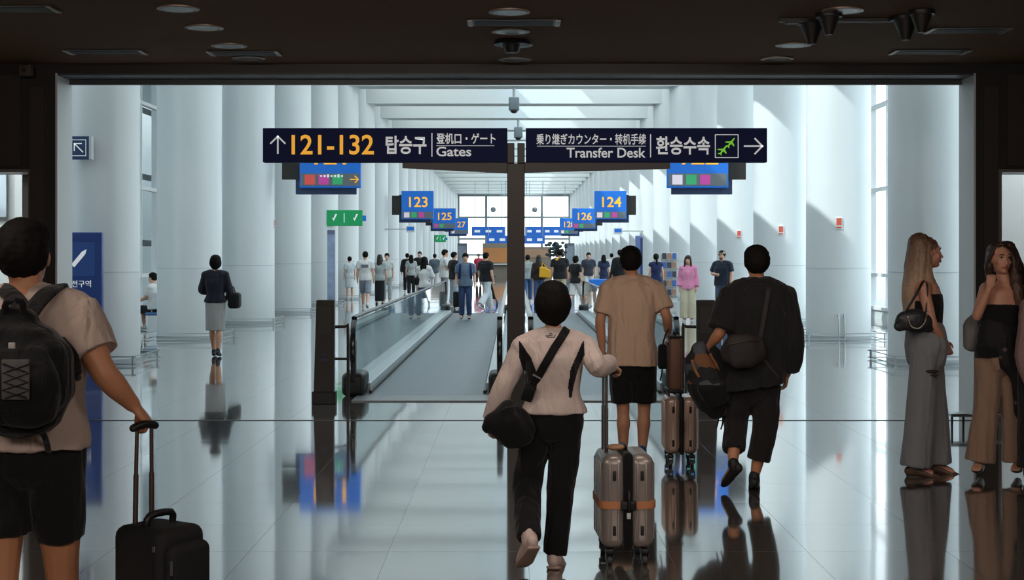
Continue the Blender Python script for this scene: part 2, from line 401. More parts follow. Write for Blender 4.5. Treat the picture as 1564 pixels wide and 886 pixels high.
# small red fire-point signs on columns
RED = mat('fire_red', (208, 92, 70), .5)
for nm, (px, py, k, s) in enumerate(((418, 341, 2, -1), (1282, 341, 1, 1), (1193, 352, 2, 1), (1129, 358, 3, 1))):
    d = CY[k] - CR - .02; p = W(px, py, d)
    dx = p.x - s * CX; dy = -math.sqrt(max(CR * CR - dx * dx, 0)); n_ = math.atan2(dx, -dy)
    p = V((s * CX + (CR + .01) * math.sin(n_), CY[k] - (CR + .01) * math.cos(n_), p.z))
    e = empty('fire_sign', p, ['small red and white fire sign on a column beyond the woman in the grey skirt', 'small red fire sign on the column behind the man carrying a backpack', 'small red fire sign on the second sunlit column past the transfer sign', 'small pale red fire sign beside the head of the man in the cap'][nm], 'sign', None, n_)
    MB().rbox((0, 0, 0), (.12, .02, .24), .008).build('plate', WHITEP, e); MB().box((0, -.012, .03), (.1, .006, .14)).build('red_panel', RED, e)
    MB().box((0, -.012, -.08), (.1, .006, .03)).build('red_bar', RED, e)
# tall pull handle / hose cabinet latch on the second column at right
p = W(1280, 515, CY[1] - CR); xx = p.x - CX
e = empty('pull_handle', (p.x, CY[1] - math.sqrt(CR ** 2 - xx ** 2), p.z), 'long steel loop handle on the pale column behind the man carrying a backpack', 'handle')
MB().tube([(0, 0, .42), (0, -.07, .38), (0, -.07, -.38), (0, 0, -.42)], .014, sub=3).tube([(.12, 0.02, .42), (.12, -.05, .38), (.12, -.05, -.38), (.12, 0.02, -.42)], .014, sub=3).build('bar', STEEL, e, smooth=True)

# ------------------------------------------------------------------ signs
NAVY = mat('navy_sign', (22, 38, 92), .6, spec=.2); BLUE = glow('sign_blue', (30, 112, 210), .14); DBLUE = mat('sign_edge_blue', (46, 66, 104), .4)
CHIPS = [glow('chip_magenta', (196, 74, 160), .2), glow('chip_green', (58, 170, 112), .2), glow('chip_white', (226, 214, 226), .25), glow('chip_grey', (110, 118, 124), .05), glow('chip_red', (214, 84, 78), .2)]
GREEN = glow('exit_green', (18, 150, 88), .22)
def arrow(e, c, size, ang, m, y, name='arrow'):
    """thin arrow in the xz plane pointing up turned by ang"""
    w = size * .085
    mb = MB()
    def bar(a, b):
        d = V((b[0] - a[0], 0, b[1] - a[1])); n = V((-d.z, 0, d.x)).normalized() * w / 2
        q = [V((a[0], 0, a[1])) + n, V((b[0], 0, b[1])) + n, V((b[0], 0, b[1])) - n, V((a[0], 0, a[1])) - n]
        R = Matrix.Rotation(ang, 3, 'Y'); q = [R @ v for v in q]
        mb.prism([(c[0] + v.x, c[1] + v.z) for v in q], y - .004, y)
    bar((0, -size / 2), (0, size / 2)); bar((-size * .42, size * .06), (0.03 * size, size / 2)); bar((size * .42, size * .06), (-0.03 * size, size / 2))
    return mb.build(name, m, e)
# big direction sign on its post
SD = 13.5; pt = lambda px, py: W(px, py, SD)
e = empty('direction_sign', pt(788, 661), 'tall dark navy two-bladed direction sign on a grey post reading Gates and Transfer Desk', 'sign')
e.location.z = 0; off = e.location.copy()
POSTM = mat('post_bronze', (58, 54, 50), .4, .3)
x0, x1 = pt(774.5, 0).x, pt(801.5, 0).x; zt, zs = pt(0, 219).z, pt(0, 250).z; xc = (x0 + x1) / 2
m = MB(); m.b2((x0, SD - .05, 0), (x1, SD + .09, zs)); m.b2((x0, SD - .05, zs), (xc - .014, SD + .09, zt)); m.b2((xc + .014, SD - .05, zs), (x1, SD + .09, zt))
m.build('post', POSTM, e, off=off, bevel=.006)
m = MB(); m.b2((xc - .22, SD - .2, 0), (xc + .22, SD + .24, .02)); m.build('base_plate', POSTM, e, off=off, bevel=.006)
for a, b, nm in ((403, 775, 'l'), (803, 1170, 'r')):
    za, zb = pt(0, 196.5).z, pt(0, 248.5).z
    m = MB(); m.b2((pt(a, 0).x, SD - .06, zb), (pt(b, 0).x, SD + .06, za)); m.build('blade', NAVY, e, off=off, bevel=.004)
m = MB(); m.prism([(pt(615, 0).x, pt(0, 248).z), (pt(615, 0).x, pt(0, 257).z), (x0 + .02, pt(0, 265).z), (x0 + .02, pt(0, 248).z)], SD - .03, SD + .03)
m.prism([(pt(1023, 0).x, pt(0, 248).z), (pt(1023, 0).x, pt(0, 258).z), (x1 - .02, pt(0, 264).z), (x1 - .02, pt(0, 248).z)], SD - .03, SD + .03)
m.build('bracket', POSTM, e, off=off)
yf = SD - .0601
def txt(t, px, py, h, m_, name, width=None, bold=0.0, al='LEFT', d=SD):
    """text with its baseline at pixel py and letters h px high, set to a width in px"""
    p = pt(px, py); o = textmesh(t, h / F * SD / .72, m_, e, name, (p.x - off.x, yf - off.y, p.z), align='LEFT', bold=bold)
    if width:
        xs = [v.co.x for v in o.data.vertices]
        if xs:
            k = width / F * SD / (max(xs) - min(xs)); mn = min(xs)
            for v in o.data.vertices: v.co.x = (v.co.x - mn) * k
    return o
txt('121-132', 447, 236, 30, LETO, 'gate_numbers', 125, .0035)
txt('탑승구', 590, 233, 21, LETW, 'lettering', 62, .004)
txt('登机口・ゲート', 667, 219, 12.5, LETW, 'lettering', 90, .0018)
txt('Gates', 667, 239, 14.5, LETW, 'lettering', 53, .0018)
txt('乗り継ぎカウンター・转机手续', 819, 220, 12.5, LETW, 'lettering', 167, .0016)
txt('Transfer Desk', 865, 241, 15, LETW, 'lettering', 120, .0018)
txt('환승수속', 1001, 234, 21, LETW, 'lettering', 82, .004)
def line(a, b, c, d): MB().b2((pt(a, 0).x, yf - .004, pt(0, d).z), (pt(b, 0).x, yf, pt(0, c).z)).build('rule', LETW, e, off=off)
line(659.5, 661, 204, 240); line(667, 755, 223, 223.7); line(992, 993.4, 206, 241); line(820, 985, 223.7, 224.4)
c = pt(426, 222); arrow(e, (c.x - off.x, c.z), .17, 0, LETW, yf - off.y); c = pt(1149, 224); arrow(e, (c.x - off.x, c.z), .18, PI / 2, LETW, yf - off.y)
c = pt(1108.5, 224); c = V((c.x - off.x, 0, c.z))
m = MB(); h = .108; y_ = yf - off.y
for a in (-1, 1): m.b2((c.x + a * h - .004, y_ - .004, c.z - h), (c.x + a * h + .004, y_, c.z + h)); m.b2((c.x - h, y_ - .004, c.z + a * h - .003), (c.x + h, y_, c.z + a * h + .003))
m.build('pictogram_frame', LETW, e)
m = MB()
for (ax, az, k) in ((-.035, -.038, 1.0), (.038, .032, 1.0)):      # two little aeroplanes
    shape = [(0, .06), (.008, .045), (.01, .015), (.052, -.01), (.052, -.02), (.01, -.008), (.008, -.035), (.022, -.048), (.022, -.055), (0, -.048),
             (-.022, -.055), (-.022, -.048), (-.008, -.035), (-.01, -.008), (-.052, -.02), (-.052, -.01), (-.01, .015), (-.008, .045)]
    t_ = math.radians(38); m.prism([(c.x + ax + x * math.cos(t_) + z * math.sin(t_), c.z + az - x * math.sin(t_) * .6 + z * math.cos(t_)) for x, z in shape], y_ - .005, y_)
m.build('aeroplane_pictogram', glow('icon_green', (126, 214, 46), .35), e)

# gate number boxes hung off the columns
def gate_sign(num, k, s, label, chips):
    y = CY[k]; cx = s * 4.5; cz = 3.98
    g = empty('gate_sign', (cx, y, cz), label, 'sign', None)
    MB().rbox((0, 0, 0), (1.5, .16, 1.32), .02).build('panel', BLUE, g)
    MB().rbox((s * .13, .2, -.16), (1.5, .16, 1.3), .02).build('rear_panel', DBLUE, g)
    MB().box((s * .95, .1, 0), (.5, .12, .9)).build('arm', DARKM, g)
    o = textmesh(num, .66, LETO, g, 'gate_number', (0, -.083, -.08), align='CENTER', bold=.008)
    o.data.transform(Matrix.Diagonal((1.05, 1, 1, 1)))
    MB().box((0, -.084, -.46), (1.42, .008, .3)).build('chip_strip', CHIPS[3], g)
    for i, c_ in enumerate(chips): MB().box((-.5 + .34 * i, -.09, -.46), (.25, .012, .24)).build('airline_chip', CHIPS[c_], g)
    if k == 2 and s < 0:
        mk = MB()
        for i in range(7): mk.box((-.22 + i * .085, -.092, -.37), (.05, .012, .035 + .02 * (i % 3)))
        tag(mk.build('airline_mark', LETW, g), kind='stuff'); textmesh('→', .3, LETO, g, 'arrow', (.45, -.09, -.55))
    return g
for num, k, s, ch in (('121', 2, -1, (4, 0, 1)), ('122', 2, 1, (2, 1, 0)), ('123', 7, -1, (2, 1, 0)), ('124', 7, 1, (2, 1, 0)),
                      ('125', 11, -1, (0, 1)), ('126', 11, 1, (0, 1)), ('127', 15, -1, (2,)), ('128', 15, 1, (2, 1))):
    gate_sign(num, k, s, {'121': 'blue gate sign half hidden under the gates blade, red green and magenta chips', '122': 'blue gate sign half hidden under the transfer desk blade', '123': 'whole blue gate sign in orange digits above the group of black-clad people',
        '124': 'whole blue gate sign in orange digits above the head of the man in tan', '125': 'smaller blue gate sign overlapping the one above the black-clad group', '126': 'smaller blue gate sign between the post and the one above the man in tan',
        '127': 'tiny blue gate sign half covered, next to the far band sign and small exit board', '128': 'tiny blue gate sign half covered, above the dark indoor tree'}[num], ch)
# band signs far away across the concourse
for x0_, x1_, z0, z1, d, nm in ((-3.8, -.8, 3.35, 4.15, 128, 'far blue band sign behind gate sign 127, spanning towards the post'), (1.0, 5.0, 3.35, 4.15, 128, 'far blue band sign behind gate sign 128, long and narrow'),
                            (-2.4, -.55, 2.6, 3.3, 124, 'lower blue board far down the concourse above the orange shop, beside the post'), (.9, 2.7, 2.6, 3.3, 124, 'lower blue board far down the concourse, across the post from the orange shop')):
    g = empty('band_sign', ((x0_ + x1_) / 2, d, (z0 + z1) / 2), nm, 'sign', None); w = x1_ - x0_
    MB().rbox((0, 0, 0), (w, .2, z1 - z0), .03).build('panel', glow('far_blue', (40, 104, 196), .2), g)
    for s in (-1, 1): MB().b2((s * w * .4 - .03, -.03, (z1 - z0) / 2 - .01), (s * w * .4 + .03, .03, RZ - (z0 + z1) / 2)).build('hanger', STEEL, g)
    n_ = max(2, int(w / .8))
    for i in range(n_): MB().box(((i + .5 - n_ / 2) * w / n_, -.105, 0), (w / n_ * .5, .01, .22)).build('lettering_block', LETW, g)
# green exit boards
def green_sign(px0, px1, py0, py1, d, label, post=True):
    a = W(px0, py1, d); b = W(px1, py0, d); c = (a + b) / 2
    g = empty('exit_sign', c, label, 'sign'); w = b.x - a.x; h = b.z - a.z
    MB().rbox((0, 0, 0), (w, .12, h), .02).build('panel', GREEN, g)
    mb = MB()
    for q in (-.3, .28):      # tick-shaped running marks
        mb.prism([(w * q - h * .22, 0), (w * q - h * .1, 0), (w * q, -h * .2), (w * q + h * .22, h * .25), (w * q + h * .1, h * .25), (w * q, h * .0)], -.07, -.062)
    mb.b2((-w * .02, -.07, -h * .3), (w * .0, -.062, h * .3)); mb.build('pictogram', LETW, g)
    MB().b2((w / 2, -.05, -h * .2), (w / 2 + h * .22, .05, h * .15)).build('blue_tab', BLUE, g)
    MB().b2((-w / 2 - .04, -.03, -c.z), (-w / 2, .05, h * .5)).build('post', DARKM, g)
green_sign(499, 554, 321, 345, 47, 'green exit board with white marks on a thin post, under gate sign 121')
green_sign(664, 681, 359, 370, 98, 'small green exit board far off under gate sign 125')
for px, py, d, nm in ((627, 350, 66, 'tiny blue and white plate hanging under gate sign 123'), (944, 353, 66, 'tiny blue plate hanging under gate sign 124')):
    p = W(px, py, d); s = -1 if px < VX else 1
    g = empty('plate_sign', p, nm, 'sign'); MB().rbox((0, 0, 0), (.4, .05, .3), .01).build('panel', WHITEP, g)
    MB().box((0, -.03, .02), (.32, .01, .16)).build('pictogram', BLUE, g); MB().b2((0, .03, -.02), (s * 1.6, .06, .02)).build('arm', STEEL, g)
# projecting blue pictogram sign on the first column
p = W(122, 226, 21.5)
g = empty('pictogram_sign', p, 'small square dark blue sign with a white arrow, high on the near column', 'sign')
MB().rbox((-.02, 0, 0), (.34, .06, .35), .01).build('panel', mat('picto_navy', (38, 66, 110), .4), g); MB().b2((.152, -.05, -.175), (.19, .06, .175)).build('edge', ALU, g)
MB().b2((-.06, .03, -.04), (-.02, .4, .04)).build('bracket', ALU, g)
m = MB()
for a in (-1, 1): m.box((-.02 + a * .12, -.034, 0), (.008, .006, .25)); m.box((-.02, -.034, a * .12), (.24, .006, .008))
m.build('frame_line', LETW, g); arrow(g, (-.01, 0), .19, -PI / 4, LETW, -.031).scale = (1, 1, 1)
# tall blue board standing before the first column
p = W(157, 355, 21.0)
g = empty('information_board', (p.x - .45, 21.0, 0), 'tall blue free-standing information board with white pen pictogram before the near column', 'sign')
MB().rbox((0, 0, p.z / 2), (.9, .1, p.z), .02).build('board', mat('board_blue', (34, 66, 138), .35), g)
MB().rbox((.02, -.05, 1.62), (.66, .01, .5), .004).build('picture_panel', mat('board_blue2', (48, 84, 156), .35), g)
MB().box((0, 0, .015), (1.0, .35, .03)).build('base', DARKM, g)
t_ = math.radians(40)
m = MB(); q = [(-.03, -.15), (.03, -.15), (.03, .1), (0, .17), (-.03, .1)]; m.prism([(.12 + x * math.cos(t_) + z * math.sin(t_), 1.64 - x * math.sin(t_) + z * math.cos(t_)) for x, z in q], -.06, -.055)
m.build('pictogram', LETW, g)
textmesh('충전구역', .11, LETW, g, 'lettering', (-.1, -.056, 1.22)); textmesh('Battery', .09, LETW, g, 'lettering', (-.1, -.056, 1.1)); textmesh('充電区', .1, LETW, g, 'lettering', (-.1, -.056, .97))

# ------------------------------------------------------------------ moving walkways
NY0, NY1 = 16.9, 40.0
DECK = mat('walkway_deck', (96, 106, 112), .38, .35)
def deckmat():
    m = bpy.data.materials.new('ribbed_pallets'); m.use_nodes = True; nt = m.node_tree; b = nt.nodes['Principled BSDF']
    b.inputs['Base Color'].default_value = lin((104, 116, 122)); b.inputs['Metallic'].default_value = .35; b.inputs['Roughness'].default_value = .32
    g = nt.nodes.new('ShaderNodeNewGeometry'); w = nt.nodes.new('ShaderNodeTexWave'); w.bands_direction = 'X'; w.inputs['Scale'].default_value = 22
    nt.links.new(g.outputs['Position'], w.inputs['Vector']); bp = nt.nodes.new('ShaderNodeBump'); bp.inputs['Strength'].default_value = .5; bp.inputs['Distance'].default_value = .004
    nt.links.new(w.outputs['Fac'], bp.inputs['Height']); nt.links.new(bp.outputs[0], b.inputs['Normal'])
    w2 = nt.nodes.new('ShaderNodeTexWave'); w2.bands_direction = 'Y'; w2.inputs['Scale'].default_value = .79; nt.links.new(g.outputs['Position'], w2.inputs['Vector'])
    r = nt.nodes.new('ShaderNodeMapRange'); r.inputs[1].default_value = .0; r.inputs[2].default_value = .04; nt.links.new(w2.outputs['Fac'], r.inputs[0])
    mx = nt.nodes.new('ShaderNodeMix'); mx.data_type = 'RGBA'; mx.inputs[6].default_value = lin((64, 74, 80)); mx.inputs[7].default_value = lin((96, 110, 118)); nt.links.new(r.outputs[0], mx.inputs[0]); nt.links.new(mx.outputs[2], b.inputs['Base Color'])
    return m
PALLET = deckmat(); BG = glassmat('balustrade_glass', (206, 226, 228), 1.5, .10)
LEDGE = mat('satin_ledge', (206, 212, 214), .3, .5)
def walkway(xa, xb, label):
    xm = (xa + xb) / 2; g = empty('moving_walkway', (xm, NY0, 0), label, 'moving walkway'); o_ = g.location.copy()
    m = MB(); m.b2((xa + .1, NY0 + .1, -.0), (xb - .1, NY1, .012)); m.build('pallet_belt', PALLET, g, off=o_)
    m = MB(); m.b2((xa + .05, NY0 - .55, 0), (xb - .05, NY0 + .1, .014)); m.b2((xa + .05, NY1, 0), (xb - .05, NY1 + .6, .014)); m.build('comb_plate', mat('comb_steel', (120, 126, 128), .4, .6), g, off=o_)
    for x, s in ((xa, 1), (xb, -1)):
        m = MB(); m.b2((x - .06 * s, NY0 + .45, 0), (x + .17 * s, NY1 - .3, .13)); m.build('skirt_ledge', LEDGE, g, off=o_, bevel=.012)
        m = MB(); m.b2((x + .17 * s, NY0 + .3, .012), (x + .2 * s, NY1, .05)); m.build('brush_strip', RUB, g, off=o_)
        m = MB(); m.b2((x - .006, NY0 + .3, .12), (x + .006, NY1 - .3, .9)); m.build('glass_panel', BG, g, off=o_)
        # looped rubber handrail
        pts = []; r = .36
        for i in range(9): a = -PI / 2 + PI * i / 8; pts.append((x, NY0 + r - math.cos(a) * r, .58 + math.sin(a) * r))
        top = pts + [(x, NY0 + 2, .94)] + [(x, y, .94) for y in (22, 28, 34)] + [(x, NY1 - r, .94)]
        for i in range(1, 9): a = PI / 2 - PI * i / 8; top.append((x, NY1 - r + math.cos(a) * r, .58 + math.sin(a) * r))
        m = MB(); m.loft(top, [(.034, .02)] * len(top), side=(1, 0, 0), sub=2, n=12, dome=False, p=3); m.build('handrail', mat('handrail_rubber', (34, 37, 40), .22, spec=.8), g, smooth=True, off=o_)
        for yy_, ly in ((NY0 + .34, .62), (NY1 - .2, .5)): MB().rbox((x, yy_, .14), (.27, ly, .28), .06).build('newel_base', mat('newel_black', (16, 16, 17), .45), g, smooth=True, off=o_)
        # black newel end plate below the handrail loop
        m = MB(); m.rbox((x, NY0 + .12, .42), (.055, .2, .5), .02); m.build('newel_post', RUB, g, smooth=True, off=o_)
walkway(-1.92, -.17, 'moving walkway with glass sides beyond the sign post, on the side of gate 121')
walkway(.2, 1.95, 'moving walkway with glass sides hidden behind the man in the tan t-shirt')
def totem(px, s, label):
    d = 16.15; x = (px - VX) / F * d
    g = empty('walkway_totem', (x, d, 0), label, 'bollard sign')
    m = MB(); m.prism([(-.125, 0), (.105, 0), (.115, 1.18), (-.09, 1.18)] if s < 0 else [(-.105, 0), (.125, 0), (.09, 1.18), (-.115, 1.18)], -.05, .05); m.build('body', mat('totem_dark', (48, 44, 40), .4, .2), g, bevel=.01)
    MB().b2((-.14, -.07, 0), (.13, .07, .14)).build('plinth', RUB, g, bevel=.008)
    MB().b2((-.075, -.053, .8), (.075, -.049, 1.1)).build('notice', mat('totem_panel', (62, 56, 50), .3), g)
    m = MB(); m.box((0, -.054, .5), (.08, .004, .03)); m.box((0, -.054, .56), (.06, .004, .02)); m.build('pictogram', mat('totem_blue', (56, 60, 96), .4), g)
    b = empty('guard_barrier', (x + .18 * -s, d + .12, 0), ('low dark tube barrier beside the totem next to the green exit board' if s < 0 else 'low dark tube barrier beside the totem near the brown bag'), 'barrier')
    MB().tube([(s * .14, 0, .86), (-s * .04, 0, .87), (-s * .07, 0, .83), (-s * .07, 0, 0)], .018, sub=2).tube([(s * .14, 0, .5), (-s * .07, 0, .5)], .015).build('rail', DARKM, b, smooth=True)
    MB().tube([(s * .14, 0, .9), (s * .14, 0, 0)], .018).build('post', DARKM, b, smooth=True)
totem(496, -1, 'slim dark totem standing before the walkway on the side of gate 121')
totem(1079, 1, 'slim dark totem standing behind the man with the black jacket')

# far shop and kiosks
g = empty('kiosk', (-1.4, 118, 0), 'far orange-fronted kiosk under the lower blue board', 'kiosk')
MB().b2((-1.2, 0, 0), (1.3, 1.5, 2.6)).build('cabin', mat('kiosk_grey', (150, 140, 128), .6), g); MB().b2((-1.2, -.06, 1.0), (1.3, 0, 2.2)).build('front_panel', mat('kiosk_orange', (206, 140, 86), .6, var=.2, scale=1.5), g)
MB().b2((-1.2, -.4, .8), (1.3, 0, .9)).build('counter', WHITEP, g)
g = empty('kiosk', (1.9, 118, 0), 'far brown kiosk seen past the post on the side of gate 126', 'kiosk')
MB().b2((-1.0, 0, 0), (1.2, 1.5, 2.3)).build('cabin', mat('kiosk_grey', (150, 140, 128), .6), g); MB().b2((-1.0, -.06, 1.4), (1.2, 0, 2.1)).build('front_panel', mat('kiosk_tan', (190, 150, 124), .6, var=.2, scale=1.5), g)
p = W(849, 387, 95)
g = empty('artificial_tree', (p.x, 95, 0), 'dark round-topped indoor tree far off beside gate sign 126', 'tree')
MB().cyl((0, 0, .8), .05, 1.6, r2=.03).build('trunk', DARKM, g, smooth=True)
m = MB()
for i in range(60): a = random.uniform(0, 2 * PI); r = random.uniform(.2, .75); m.ell((r * math.cos(a), r * math.sin(a), 1.95 + random.uniform(-.4, .5)), (.13, .13, .1), n=6, m=4)
m.build('foliage', mat('tree_dark', (58, 72, 76), .8), g)
for px, lab in ((706, 'tall grey advert column far off under gate sign 127'), (870, 'grey advert column far off under gate sign 126')):
    p = W(px, 388, 104); g = empty('advert_column', (p.x, 104, 0), lab, 'advert board'); MB().rbox((0, 0, 1.25), (.7, .3, 2.5), .03).build('body', mat('advert_grey', (96, 104, 118), .4), g); MB().box((0, -.16, 1.5), (.56, .02, 1.6)).build('poster', mat('advert_poster', (140, 150, 164), .4, var=.4, scale=3), g)
p = W(976, 400, 62); g = empty('advert_column', (p.x, 62, 0), 'slim blue advert column behind the head of the man in tan', 'advert board'); MB().rbox((0, 0, 1.25), (.32, .2, 2.5), .03).build('body', mat('advert_blue', (120, 140, 196), .4), g); MB().box((.1, -.11, 1.25), (.1, .02, 2.3)).build('poster', mat('advert_navy', (56, 70, 120), .4), g)
p = W(506, 400, 44); g = empty('advert_column', (p.x, 44, 0), 'tall blue-tinted advert panel under the green exit board', 'advert board'); MB().rbox((0, 0, 1.25), (.24, .15, 2.4), .03).build('body', mat('advert_frame', (110, 120, 146), .4), g); MB().box((0, -.08, 1.3), (.22, .02, 2.0)).build('poster', mat('advert_poster2', (158, 176, 208), .4, var=.5, scale=4), g)
# magazine / brochure rack by the pink-dressed woman
p = W(1022, 440, 47); g = empty('brochure_rack', (p.x, 47, 0), 'tall rack of blue and brown brochures beside the woman in pink', 'rack')
MB().b2((-.28, 0, .1), (.28, .3, 1.75)).build('frame', WHITEP, g)
random.seed(3)
for r_ in range(5):
    MB().b2((-.27, -.1, .3 + r_ * .3), (.27, 0, .33 + r_ * .3)).build('shelf', STEEL, g)
    for c_ in range(3): MB().box((-.17 + c_ * .17, -.05, .43 + r_ * .3), (.13, .02, .2)).build('brochure', mat('broch%d' % ((r_ + c_) % 3), ((70, 110, 180), (60, 66, 80), (170, 130, 110))[(r_ + c_) % 3], .5), g)

# ------------------------------------------------------------------ hall ceiling fittings
CZ = HC
def cpt(px, py): d = (HC - CH) * F / (HY - py); return V(((px - VX) / F * d, d, HC))
def downlight(px, py, r, label, lit=False):
    p = cpt(px, py); g = empty('downlight', p, label, 'ceiling light', 'recessed downlights in the dark ceiling')
    m = MB(); n = 28
    vs = []; 
    for rr, z in ((r, -.001), (r, -.012), (r * .82, -.016), (r * .78, 0.02), (r * .78, .06)): vs += [(rr * math.cos(2 * PI * i / n), rr * math.sin(2 * PI * i / n), z) for i in range(n)]
    m.add(vs, [(j * n + i, j * n + (i + 1) % n, (j + 1) * n + (i + 1) % n, (j + 1) * n + i) for j in range(4) for i in range(n)])
    m.build('trim_ring', mat('downlight_ring', (150, 128, 112), .35, .5), g, smooth=True)
    MB().cyl((0, 0, -.008), r * .8, .012).build('diffuser', mat('downlight_glass', (92, 80, 72), .25), g, smooth=True)
dl = [(272, 12), (312, 41), (350, 69), (380, 88), (778, 17), (780, 47), (787, 68), (786, 90), (1287, 15), (1212, 68), (1187, 89)]
dn = ['topmost pale disc of the row at the gate 121 side of the dark ceiling', 'second disc in the dark ceiling row above the gate 121 to 132 text', 'pale ceiling disc amid the slot vent over the gates text', 'ceiling disc closest to the portal lintel on the gates side',
      'topmost ceiling disc straight above the sign post', 'ceiling disc between the slot vent and the speaker above the post', 'ceiling disc just behind the dark speaker above the post', 'ceiling disc closest to the lintel straight above the post',
      'ceiling disc above the black track on the transfer side', 'ceiling disc below the pair of spotlights on the transfer side', 'ceiling disc closest to the lintel on the transfer side']
for (a, b), l in zip(dl, dn): downlight(a, b, .165, l)
def ventslot(px0, px1, py, label):
    a = cpt(px0, py); b = cpt(px1, py); g = empty('slot_vent', (a + b) / 2, label, 'air vent'); w = b.x - a.x
    MB().b2((-w / 2, -.14, -.012), (w / 2, .14, .0)).build('frame', mat('vent_frame', (60, 52, 46), .4), g, bevel=.004)
    MB().b2((-w / 2 + .04, -.09, -.016), (w / 2 - .04, .09, -.012)).build('slot', mat('vent_dark', (16, 14, 13), .6), g)
    for s in (-1, 1): MB().b2((s * w / 2 - .02, -.14, -.02), (s * w / 2 + .02, .14, -.012)).build('end_clip', mat('clip_metal', (150, 136, 124), .35, .6), g)
ventslot(105, 218, 78, 'dark slot vent in the ceiling at the pictogram sign side'); ventslot(322, 425, 80, 'dark slot vent in the ceiling amid the row of discs over the gates text')
ventslot(718, 852, 33, 'dark slot vent in the ceiling above the sign post'); ventslot(1365, 1475, 78, 'dark slot vent in the ceiling close to the lintel above the two chatting women'); ventslot(1420, 1535, 45, 'dark slot vent in the ceiling above the two chatting women, further from the lintel')
ventslot(-20, 82, 12, 'dark slot vent in the ceiling above the man with the black backpack')
p = cpt(782, 62); g = empty('ceiling_speaker', p, 'small dark ceiling speaker above the sign post', 'speaker')
MB().cyl((0, 0, -.02), .17, .04, r2=.15).build('dish', RUB, g, smooth=True); MB().cyl((0, 0, -.07), .06, .08, r2=.09).build('cone', RUB, g, smooth=True)
for i, (px, py, sz) in enumerate(((1240, 40, 1), (1266, 28, .9), (1383, 33, 1.0), (1407, 24, .9))):
    p = cpt(px, py - 8); g = empty('ceiling_spotlight', p, ['black spotlight hanging under the ceiling track, nearer the lintel', 'black spotlight hanging under the ceiling track, behind the nearer one', 'dark spotlight under the ceiling above the long-haired woman in jeans, nearer the lintel', 'dark spotlight under the ceiling above the long-haired woman in jeans, the smaller one'][i], 'spotlight')
    MB().cyl((0, 0, -.02), .12 * sz, .03).build('mount', RUB, g, smooth=True)
    MB().cyl((0, 0, -.11 * sz), .035 * sz, .17 * sz, r2=.1 * sz).build('head', mat('spot_dark', (34, 30, 28), .45), g, smooth=True)
p = cpt(1275, 28); g = empty('ceiling_track', p, 'long black track on the ceiling holding the spotlights', 'light track'); MB().box((0, .0, -.015), (.92, .06, .03)).build('rail', RUB, g, bevel=.004); MB().box((-.35, 0, -.035), (.1, .07, .02)).build('feed_box', RUB, g)
p = cpt(46, 97); g = empty('wall_sensor', (p.x, 14.36, 3.55), 'small brown sensor box at the corner of ceiling and pillar', 'sensor'); MB().rbox((0, 0, 0), (.13, .1, .12), .015).build('housing', mat('sensor_brown', (70, 60, 50), .5), g, smooth=True); MB().cyl((0, -.055, 0), .02, .02, axis='Y').build('lens', RUB, g)
# low steel rail by the right pillar
p = W(1448, 632, 13.8); p2 = W(1531, 640, 13.8)
g = empty('low_rail', (p.x, 13.8, 0), 'low steel rail at the foot of the pillar between the two chatting women', 'rail'); w = p2.x - p.x
MB().b2((0, -.1, .13), (w * .33, .1, .16)).b2((w * .33, -.02, .12), (w, .02, .145)).build('bar', STEEL, g)
for x in (.03, .14, w - .08): MB().b2((x, -.015, 0), (x + .015, .015, .13)).build('post', DARKM, g)
